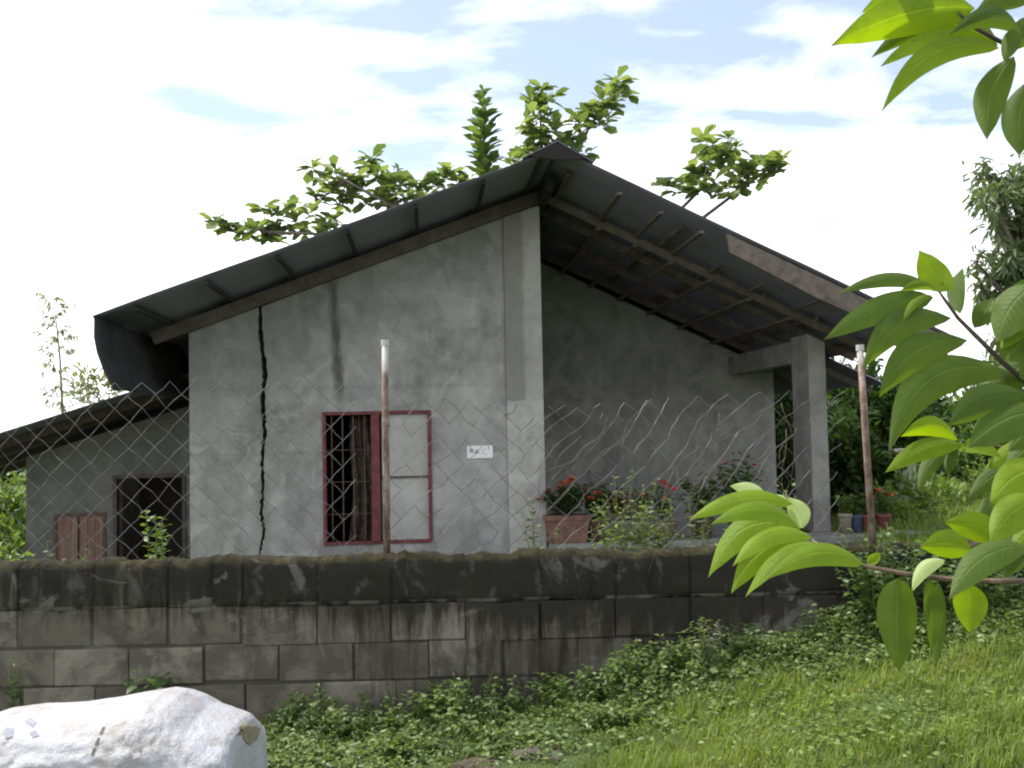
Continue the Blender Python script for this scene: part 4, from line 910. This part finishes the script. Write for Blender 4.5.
mb = MB(); mb.box(-.4, .5, -.03, .05, .9, 2.0); w_ = mb.build('window', M['dark'], far); mb = MB(); mb.box(1.5, 2.4, -.03, .05, 0, 2.0); mb.build('door', M['wood'], far)
gp = thing('concrete_post', 'pale grey concrete post in the yard beyond the rusty fence post', 'post', (*at(906, 500, 15)[:2], float(gz(*at(906, 500, 15)[:2]))))
mb = MB(); hpz = at(906, 452, 15)[2]-gp.location[2]; mb.box(-.13, .13, -.1, .1, -.05, hpz); mb.build('shaft', M['column'], gp, bevel=.01); mb = MB(); mb.box(-.15, .15, -.12, .12, hpz+.001, hpz+.05); mb.build('top', M['pillar'], gp, bevel=.01)
# a far belt of trees that reads as one mass
n = 26000; th_ = RNG.uniform(-1.25, 1.25, n); rr = RNG.uniform(55, 75, n); hh = (.2+.8*sst(.05, .35, th_))*(3.0+1.3*np.sin(th_*9)+.9*np.sin(th_*23+1)+.6*np.sin(th_*51)); zb_ = RNG.uniform(0, 1, n)**.7*hh
P = np.stack([np.sin(th_)*rr, np.cos(th_)*rr, zb_-.6], -1); o = link('distant_woods', leaf_mesh('distant_woods', P, rdir(n), rdir(n, .8), RNG.uniform(.5, 1.0, n), RNG.uniform(.35, .6, n), .2), M['leaf_dark']); tag(o, 'far belt of dark trees behind the yard', 'woods', kind='stuff')

# ------------------------------------------------------------------ white sack in the foreground
t = NT('white_woven_plastic'); v = t.coords(); x, y, z = t.xyz(v)
w1_ = t.n('ShaderNodeTexWave', {'Vector': v, 'Scale': 90, 'Distortion': .6}, bands_direction='X').outputs['Fac']; w2_ = t.n('ShaderNodeTexWave', {'Vector': v, 'Scale': 90, 'Distortion': .6}, bands_direction='Z').outputs['Fac']
n_ = t.noise(v, 5.5, 8, .68, .5); m_ = t.noise(v, 14, 6, .7)
c = t.ramp(t.m('ADD', t.m('MULTIPLY', n_, .65), t.m('MULTIPLY', m_, .35)), (.36, (.25, .215, .19)), (.45, (.335, .322, .322)), (.56, (.38, .39, .415)))
ws_ = t.m('ADD', w1_, w2_); M['sack'] = t.out(c, .5, t.bump(t.m('ADD', t.m('MULTIPLY', t.noise(v, 160, 3), .12), t.m('MULTIPLY', m_, 1.5)), .012), spec=.5)
SD = 3.05
pr = [(-90, 768), (-60, 735), (-25, 722), (0, 716), (30, 705), (60, 701), (100, 699), (130, 695), (160, 689), (185, 685), (200, 687), (212, 692), (225, 701), (245, 707), (258, 711), (263, 716), (266, 728)]
PX = np.array([at(a, b, SD+.33)[0] for a, b in pr]); PZ = np.array([at(a, b, SD+.22)[2] for a, b in pr])
nS, nR = 240, 150; xsS = np.linspace(PX[0]-.02, PX[-1], nS); gb = -.04; verts = []
for i, xx in enumerate(xsS):
    f = i/(nS-1); zt_ = float(np.interp(xx, PX, PZ)); e0 = min(1, (xx-xsS[0])/.25); e1 = min(1, (xsS[-1]-xx)/.08)
    sc = math.sqrt(max(0, 1-(1-e0)**2))*(.80+.20*math.sqrt(max(0, 1-(1-e1)**2)))
    ry = .27*sc+.01; cz = (zt_+gb)/2; rz = (zt_-gb)/2
    for k in range(nR):
        a = 2*math.pi*k/nR; ca, sa = math.cos(a), math.sin(a)
        yy = ry*math.copysign(abs(ca)**.62, ca); z_ = rz*math.copysign(abs(sa)**.55, sa)
        q = Vector((xx, ca*.35, sa*.45)); q2 = q+.25*noise.noise_vector(q*3.1)
        wr = .040*noise.noise(q2*3.6)+.034*(abs(noise.noise(q2*7.0))-.25)+.020*(abs(noise.noise(q2*15.0))-.25)+.008*(abs(noise.noise(q2*33.0))-.25)
        wr *= (1-.6*max(0, sa)**6)
        verts.append((xx+.3*wr, SD+.10+yy*(1+wr*2.2), cz+z_+wr*.25*(1-max(0, sa)**4)))
V = np.array(verts); i = np.arange(nS*nR).reshape(nS, nR); r_ = np.roll(i, -1, 1)
Fq = np.stack([i[:-1], i[1:], r_[1:], r_[:-1]], -1).reshape(-1, 4).tolist()+[list(i[0]), list(i[-1][::-1])]
sk = thing('sack', 'large bulging white plastic sack in the foreground before the wall', 'sack', (float(V[:, 0].mean()), SD+.1, gb)); sb_ = np.array(sk.location)
me = bpy.data.meshes.new('bag'); me.from_pydata((V-sb_).tolist(), [], Fq); me.update(); link('bag', me, M['sack'], sk, True)
# torn corner showing the dull contents, stitching, smudged print
from mathutils.bvhtree import BVHTree
_bvh = BVHTree.FromPolygons([Vector(p) for p in V.tolist()], Fq)
def skin(px, py, off=.002):
    d_ = Vector(norm(at(px, py, SD)-EYE)); loc, nn, *_ = _bvh.ray_cast(Vector(EYE), d_)
    if loc is None: loc, nn, *_ = _bvh.find_nearest(Vector(at(px, py, SD)))
    if nn.dot(d_) > 0: nn = -nn
    return np.array(loc+nn*off)-sb_
def patch(pxs, name, mat, off=.002):
    """a mark that lies on the bag: concentric rings draped onto its surface"""
    c = np.mean(pxs, 0); n = len(pxs); P = [skin(*c, off)]; mb = MB()
    for r in (.33, .66, 1.0): P += [skin(*(c+(np.array(q)-c)*r), off) for q in pxs]
    mb.v = [tuple(p) for p in P]
    for k in range(n):
        k2 = (k+1) % n; mb.f.append([0, 1+k, 1+k2]); mb.mi.append(0)
        for r in range(2): mb.f.append([1+r*n+k, 1+(r+1)*n+k, 1+(r+1)*n+k2, 1+r*n+k2]); mb.mi.append(0)
    o = mb.build(name, mat, sk, True); return o
M['content'] = plain('dull_contents', (.26, .24, .15), .9, .3, 25, .01); M['smudge'] = plain('smudged_print', (.28, .30, .34), .7, .2, 40); M['stitch'] = plain('brown_stitch', (.16, .13, .11), .8, .3, 40)
patch([(238, 728), (246, 722), (258, 719), (260, 728), (256, 740), (249, 745), (243, 740)], 'torn_corner', M['content'], .004)
patch([(3, 732), (8, 728), (14, 729), (13, 737), (6, 739)], 'print_smudge', M['smudge'])
patch([(24, 722), (31, 718), (37, 723), (33, 728)], 'print_smudge', M['smudge'])
patch([(30, 733), (36, 731), (39, 736), (33, 738)], 'print_smudge', M['smudge'])
for a, b in (((104, 727), (101, 734)), ((99, 738), (96, 745)), ((95, 748), (92, 755))): patch([(a[0]-1, a[1]), (a[0]+1.5, a[1]+.5), (b[0]+1.5, b[1]), (b[0]-1.5, b[1])], 'stitch', M['stitch'])

# ------------------------------------------------------------------ near tree on the right: branches of large leaves
def big_leaf_mat(name, c0, c1, trans):
    t = NT(name); uv = t.n('ShaderNodeTexCoord').outputs['UV']; u, v_, _ = t.xyz(uv)
    rnd = t.n('ShaderNodeNewGeometry').outputs['Random Per Island']
    col = t.ramp(rnd, (0, c0), (1, c1)); s = t.m('ABSOLUTE', t.m('SUBTRACT', v_, .5))
    mid = t.ss(s, .045, .012); vein = t.m('FRACT', t.m('MULTIPLY', t.m('SUBTRACT', u, t.m('MULTIPLY', s, .32)), 11))
    vl = t.m('MULTIPLY', t.ss(t.m('ABSOLUTE', t.m('SUBTRACT', vein, .5)), .10, .0), t.ss(s, .5, .1))
    col = t.mixc(t.m('MULTIPLY', t.m('MAXIMUM', mid, t.m('MULTIPLY', vl, .16)), .28), col, tuple(min(1, q*1.7+.03) for q in c1))
    blot = t.noise(t.coords(scale=(1, 1, 1)), 25, 5, .6); col = t.mixc(t.ss(blot, .45, .75, 0, .4), col, tuple(q*.65 for q in c0)); col = t.mixc(t.ss(t.noise(t.coords(), 70, 3, .5, .4), .70, .75, 0, .75), col, (.10, .07, .025, 1)); col = t.mixc(t.m('MULTIPLY', t.ss(u, .93, 1.0), t.ss(rnd, .4, .6)), col, (.16, .11, .04, 1))
    nb = t.bump(t.m('ADD', t.m('MULTIPLY', mid, -1), t.m('MULTIPLY', vl, -.5)), .0012)
    p = t.n('ShaderNodeBsdfPrincipled', {'Base Color': col, 'Roughness': .55, 'Specular IOR Level': .25, 'Normal': nb})
    tr = t.n('ShaderNodeBsdfTranslucent', {'Color': t.mixc(1, col, (2.25, 2.15, .15, 1), 'MULTIPLY')})
    mx = t.n('ShaderNodeMixShader', {0: trans}); t.t.links.new(p.outputs[0], mx.inputs[1]); t.t.links.new(tr.outputs[0], mx.inputs[2])
    o = t.n('ShaderNodeOutputMaterial'); t.t.links.new(mx.outputs[0], o.inputs[0]); return t.mat
M['big_mature'] = big_leaf_mat('mature_leaf', (.055, .098, .016), (.085, .135, .022), .42)
M['big_young'] = big_leaf_mat('young_leaf', (.13, .21, .012), (.19, .275, .016), .46)
M['big_pale'] = big_leaf_mat('pale_leaf', (.30, .38, .16), (.36, .44, .2), .35)
def big_leaves(name, specs, mat, parent, org):
    """each leaf: (base px, tip px, width px, depth, arch px, turn deg, tip depth offset): a curved, folded blade"""
    V, F, UVs = [], [], []; nl, ns = 14, 7
    for sp in specs:
        (bx, by), (tx, ty), wpx, d, arch, turn, dd = sp; wpx *= 1.1
        A, B = at(bx, by, d), at(tx, ty, d+dd); L_ = np.linalg.norm(B-A); t0 = (B-A)/L_
        view = norm((A+B)/2-EYE); sd = norm(np.cross(view, t0)); up = sd if sd[2] > 0 else -sd
        wd = wpx/FPX*d; ar = arch/FPX*d; b0 = len(V); a_ = math.radians(turn)
        a_ += RNG.uniform(-.22, .22); tw = RNG.uniform(-.35, .35); bd = RNG.uniform(-.05, .05)*L_; wv = RNG.uniform(.004, .016); wf = RNG.uniform(9, 22); pk = RNG.uniform(.72, .92)
        side = up*math.cos(a_)+view*math.sin(a_); side0, tn0 = side, np.cross(t0, side)
        nrm_ = np.cross(t0, side)
        for i_ in range(nl+1):
            f = i_/nl; c = A+(B-A)*f+up*ar*4*f*(1-f)*(1-.35*(f-.5))+view*bd*math.sin(f*math.pi); side = side0*math.cos(tw*f)+tn0*math.sin(tw*f); nrm_ = np.cross(t0, side)
            pr_ = (math.sin(math.pi*min(1, f**pk))**.78)*(1-.10*f) if 0 < f < 1 else 0.0
            if f > .8: pr_ *= .55+.45*(1-((f-.8)/.2)**1.3)
            for k in range(ns):
                s = (k/(ns-1)-.5)*2
                V.append(c+side*s*wd/2*pr_+nrm_*(abs(s)**1.4*wd*.16*pr_+wv*wd*math.sin(f*wf+s*2)*abs(s))-org); UVs.append((f, k/(ns-1)))
        for i_ in range(nl):
            for k in range(ns-1): q = b0+i_*ns+k; F.append((q, q+1, q+ns+1, q+ns))
    me = bpy.data.meshes.new(name); me.from_pydata([tuple(p) for p in V], [], F); me.update(); uvl = me.uv_layers.new(name='UVMap')
    for l in me.loops: uvl.data[l.index].uv = UVs[l.vertex_index]
    return link(name, me, mat, parent, True)
nt0 = at(1230, 760, 1.6); nt0[2] = float(gz(nt0[0], nt0[1])); near = thing('sapling_tree', 'young tree at the right edge reaching in with big glossy leaves', 'tree', nt0); OG = np.array(nt0)
t = NT('brown_twig'); v = t.coords(); n_ = t.noise(v, 40, 6, .7); M['twig'] = t.out(t.ramp(n_, (.38, (.06, .042, .03)), (.52, (.15, .10, .065)), (.68, (.24, .20, .14))), .7, t.bump(n_, .002))
M['twig_dark'] = plain('dark_twig', (.09, .07, .05), .7, .3, 40)
tk = [nt0, at(1225, 560, 1.6), at(1205, 330, 1.6), at(1190, 80, 1.6), at(1180, -160, 1.6)]
mb = MB(); mb.tube([p-OG for p in tk], [.03, .026, .022, .017, .01], 10); mb.build('trunk', M['twig_dark'], near, True)
def branch(pts, r, mat):
    m_ = MB(); m_.tube([p-OG for p in pts], r, 8); return m_.build('branch', mat, near, True)
dA = 1.35
bA = branch([tk[1], at(1120, 578, 1.45), at(1024, 581, dA), at(985, 581, dA), at(945, 579, dA), at(905, 574, dA), at(868, 567, dA), at(835, 556, dA), at(812, 540, dA+.02)], [.010, .0050, .0039, .0037, .0035, .0033, .0029, .0023, .0016], M['twig'])
dB = 1.5
bB = branch([tk[2], at(1110, 430, 1.55), at(1030, 386, dB), at(1000, 360, dB), at(975, 335, dB), at(958, 318, dB), at(945, 300, dB), at(938, 290, dB)], [.009, .006, .0045, .004, .0036, .003, .0025, .0018], M['twig_dark'])
bC = branch([tk[3], at(1110, 40, 1.5), at(1040, 42, 1.45), at(1005, 44, 1.45), at(975, 28, 1.42), at(955, 10, 1.42)], [.008, .005, .004, .0035, .0028, .002], M['twig_dark'])
bD = branch([tk[2]*.45+tk[1]*.55, at(1120, 470, 1.7), at(1040, 452, 1.65), at(990, 446, 1.62), at(962, 441, 1.6)], [.008, .005, .004, .003, .002], M['twig'])
# lower branch
big_leaves('foliage', [
 ((793, 504), (687, 521), 22, 1.41, 13, 30, -.02), ((799, 527), (710, 525), 24, 1.37, 17, 30, -.04), ((801, 529), (708, 578), 36, 1.40, 26, 20, -.02),
 ((814, 538), (732, 567), 23, 1.35, 17, 35, -.05), ((811, 542), (731, 594), 28, 1.39, 18, 25, -.02), ((821, 544), (745, 598), 26, 1.37, 13, 35, -.03), ((864, 564), (766, 580), 26, 1.33, 18, 35, -.06),
 ((868, 564), (881, 553), 10, 1.34, 0, 10, 0)], M['big_young'], bA, OG)
big_leaves('foliage', [((768, 503), (729, 486), 17, 1.43, 7, 30, .02), ((803, 528), (788, 497), 22, 1.41, 2, 10, .03), ((786, 506), (770, 495), 9, 1.42, 3, 20, .03), ((945, 560), (912, 592), 15, 1.33, 8, 30, 0)], M['big_pale'], bA, OG)
big_leaves('foliage', [((898, 578), (899, 673), 36, 1.36, 2, 10, 0), ((928, 579), (931, 652), 22, 1.34, 2, 35, 0), ((938, 582), (936, 668), 16, 1.38, 0, 45, 0), ((1030, 546), (949, 600), 32, 1.30, 15, 30, -.03)], M['big_mature'], bA, OG)
big_leaves('foliage', [((966, 583), (970, 634), 30, 1.36, 2, 10, 0), ((972, 550), (920, 547), 27, 1.42, 5, 15, 0), ((1003, 539), (945, 522), 28, 1.45, 5, 20, .02)], M['big_young'], bA, OG)
# middle branch
big_leaves('foliage', [
 ((934, 289), (837, 294), 19, 1.50, 13, 25, -.05), ((934, 297), (824, 340), 28, 1.48, 9, 15, -.06), ((952, 318), (862, 370), 29, 1.47, 20, 15, -.04), ((968, 340), (879, 398), 32, 1.46, 18, 15, -.04),
 ((1008, 371), (889, 453), 40, 1.44, 36, 10, -.04), ((1006, 373), (938, 383), 20, 1.49, 8, 25, .02), ((1026, 394), (948, 426), 30, 1.42, 10, 20, -.03), ((1045, 412), (968, 448), 40, 1.40, 10, 15, -.02), ((1024, 380), (972, 402), 26, 1.50, 10, 20, .02),
 ((960, 314), (963, 267), 27, 1.52, 2, 35, .03), ((974, 328), (992, 298), 22, 1.53, -2, 25, .02), ((1036, 284), (996, 343), 46, 1.46, 8, 20, .0), ((1005, 362), (1028, 330), 34, 1.47, 0, 20, 0), ((1020, 378), (1060, 360), 40, 1.46, 6, 20, 0)], M['big_mature'], bB, OG)
big_leaves('foliage', [((953, 290), (919, 250), 30, 1.52, -3, 15, .02), ((936, 290), (900, 291), 11, 1.49, 6, 30, -.02), ((932, 295), (903, 322), 9, 1.47, 6, 20, -.02), ((1040, 316), (1000, 350), 22, 1.47, 6, 20, 0)], M['big_young'], bB, OG)
big_leaves('foliage', [((958, 440), (900, 437), 20, 1.60, 13, 20, -.04), ((961, 444), (885, 473), 22, 1.58, 9, 25, -.05), ((958, 450), (1002, 458), 19, 1.60, 6, 25, -.03), ((1055, 468), (990, 505), 36, 1.45, 12, 20, -.02), ((1050, 500), (990, 545), 36, 1.40, 12, 15, -.02)], M['big_young'], bD, OG)
big_leaves('foliage', [((948, 450), (918, 490), 16, 1.60, 6, 20, -.02), ((957, 449), (947, 474), 11, 1.58, 2, 20, -.02), ((1030, 466), (968, 498), 24, 1.62, 8, 20, 0), ((1020, 490), (975, 530), 24, 1.55, 8, 20, 0), ((1050, 520), (1004, 580), 34, 1.5, 8, 20, 0), ((1060, 440), (1004, 470), 32, 1.55, 8, 20, 0)], M['big_mature'], bD, OG)
big_leaves('foliage', [((1050, 300), (1002, 300), 34, 1.5, 4, 15, 0), ((1046, 350), (1000, 400), 34, 1.52, 8, 15, 0), ((1035, 398), (985, 432), 26, 1.5, 8, 20, 0), ((1060, 420), (1008, 452), 30, 1.48, 8, 20, 0)], M['big_mature'], bB, OG)
big_leaves('foliage', [((1040, 448), (985, 470), 24, 1.6, 8, 20, 0), ((1050, 478), (1000, 525), 30, 1.5, 10, 20, 0), ((1062, 520), (1010, 555), 30, 1.46, 8, 20, 0)], M['big_young'], bD, OG)
big_leaves('foliage', [((1035, 455), (978, 482), 24, 1.63, 8, 20, 0), ((1045, 540), (985, 575), 30, 1.5, 9, 20, 0), ((1060, 490), (1015, 540), 30, 1.55, 6, 20, 0)], M['big_mature'], bD, OG)
# top branch
big_leaves('foliage', [((975, 8), (831, 46), 42, 1.42, 12, 15, -.03), ((965, -12), (862, 12), 40, 1.44, 8, 20, -.02), ((1000, 48), (881, 113), 26, 1.40, 27, 15, -.03), ((955, 32), (880, 67), 19, 1.41, 7, 25, -.02), ((940, -18), (880, -30), 50, 1.4, 0, 20, 0)], M['big_young'], bC, OG)
big_leaves('foliage', [((950, 20), (871, 58), 20, 1.45, 8, 25, .0), ((998, 46), (910, 20), 26, 1.46, 8, 25, 0), ((1022, 34), (948, 36), 24, 1.38, 19, 20, -.02), ((1014, 56), (987, 140), 31, 1.42, 10, 15, -.02), ((1034, 78), (1019, 156), 36, 1.40, 6, 15, -.02), ((1014, 28), (1004, 62), 19, 1.36, 0, 20, 0), ((1034, -4), (975, 12), 28, 1.46, 8, 20, 0), ((1050, 20), (1010, 50), 26, 1.40, 6, 20, 0)], M['big_mature'], bC, OG)
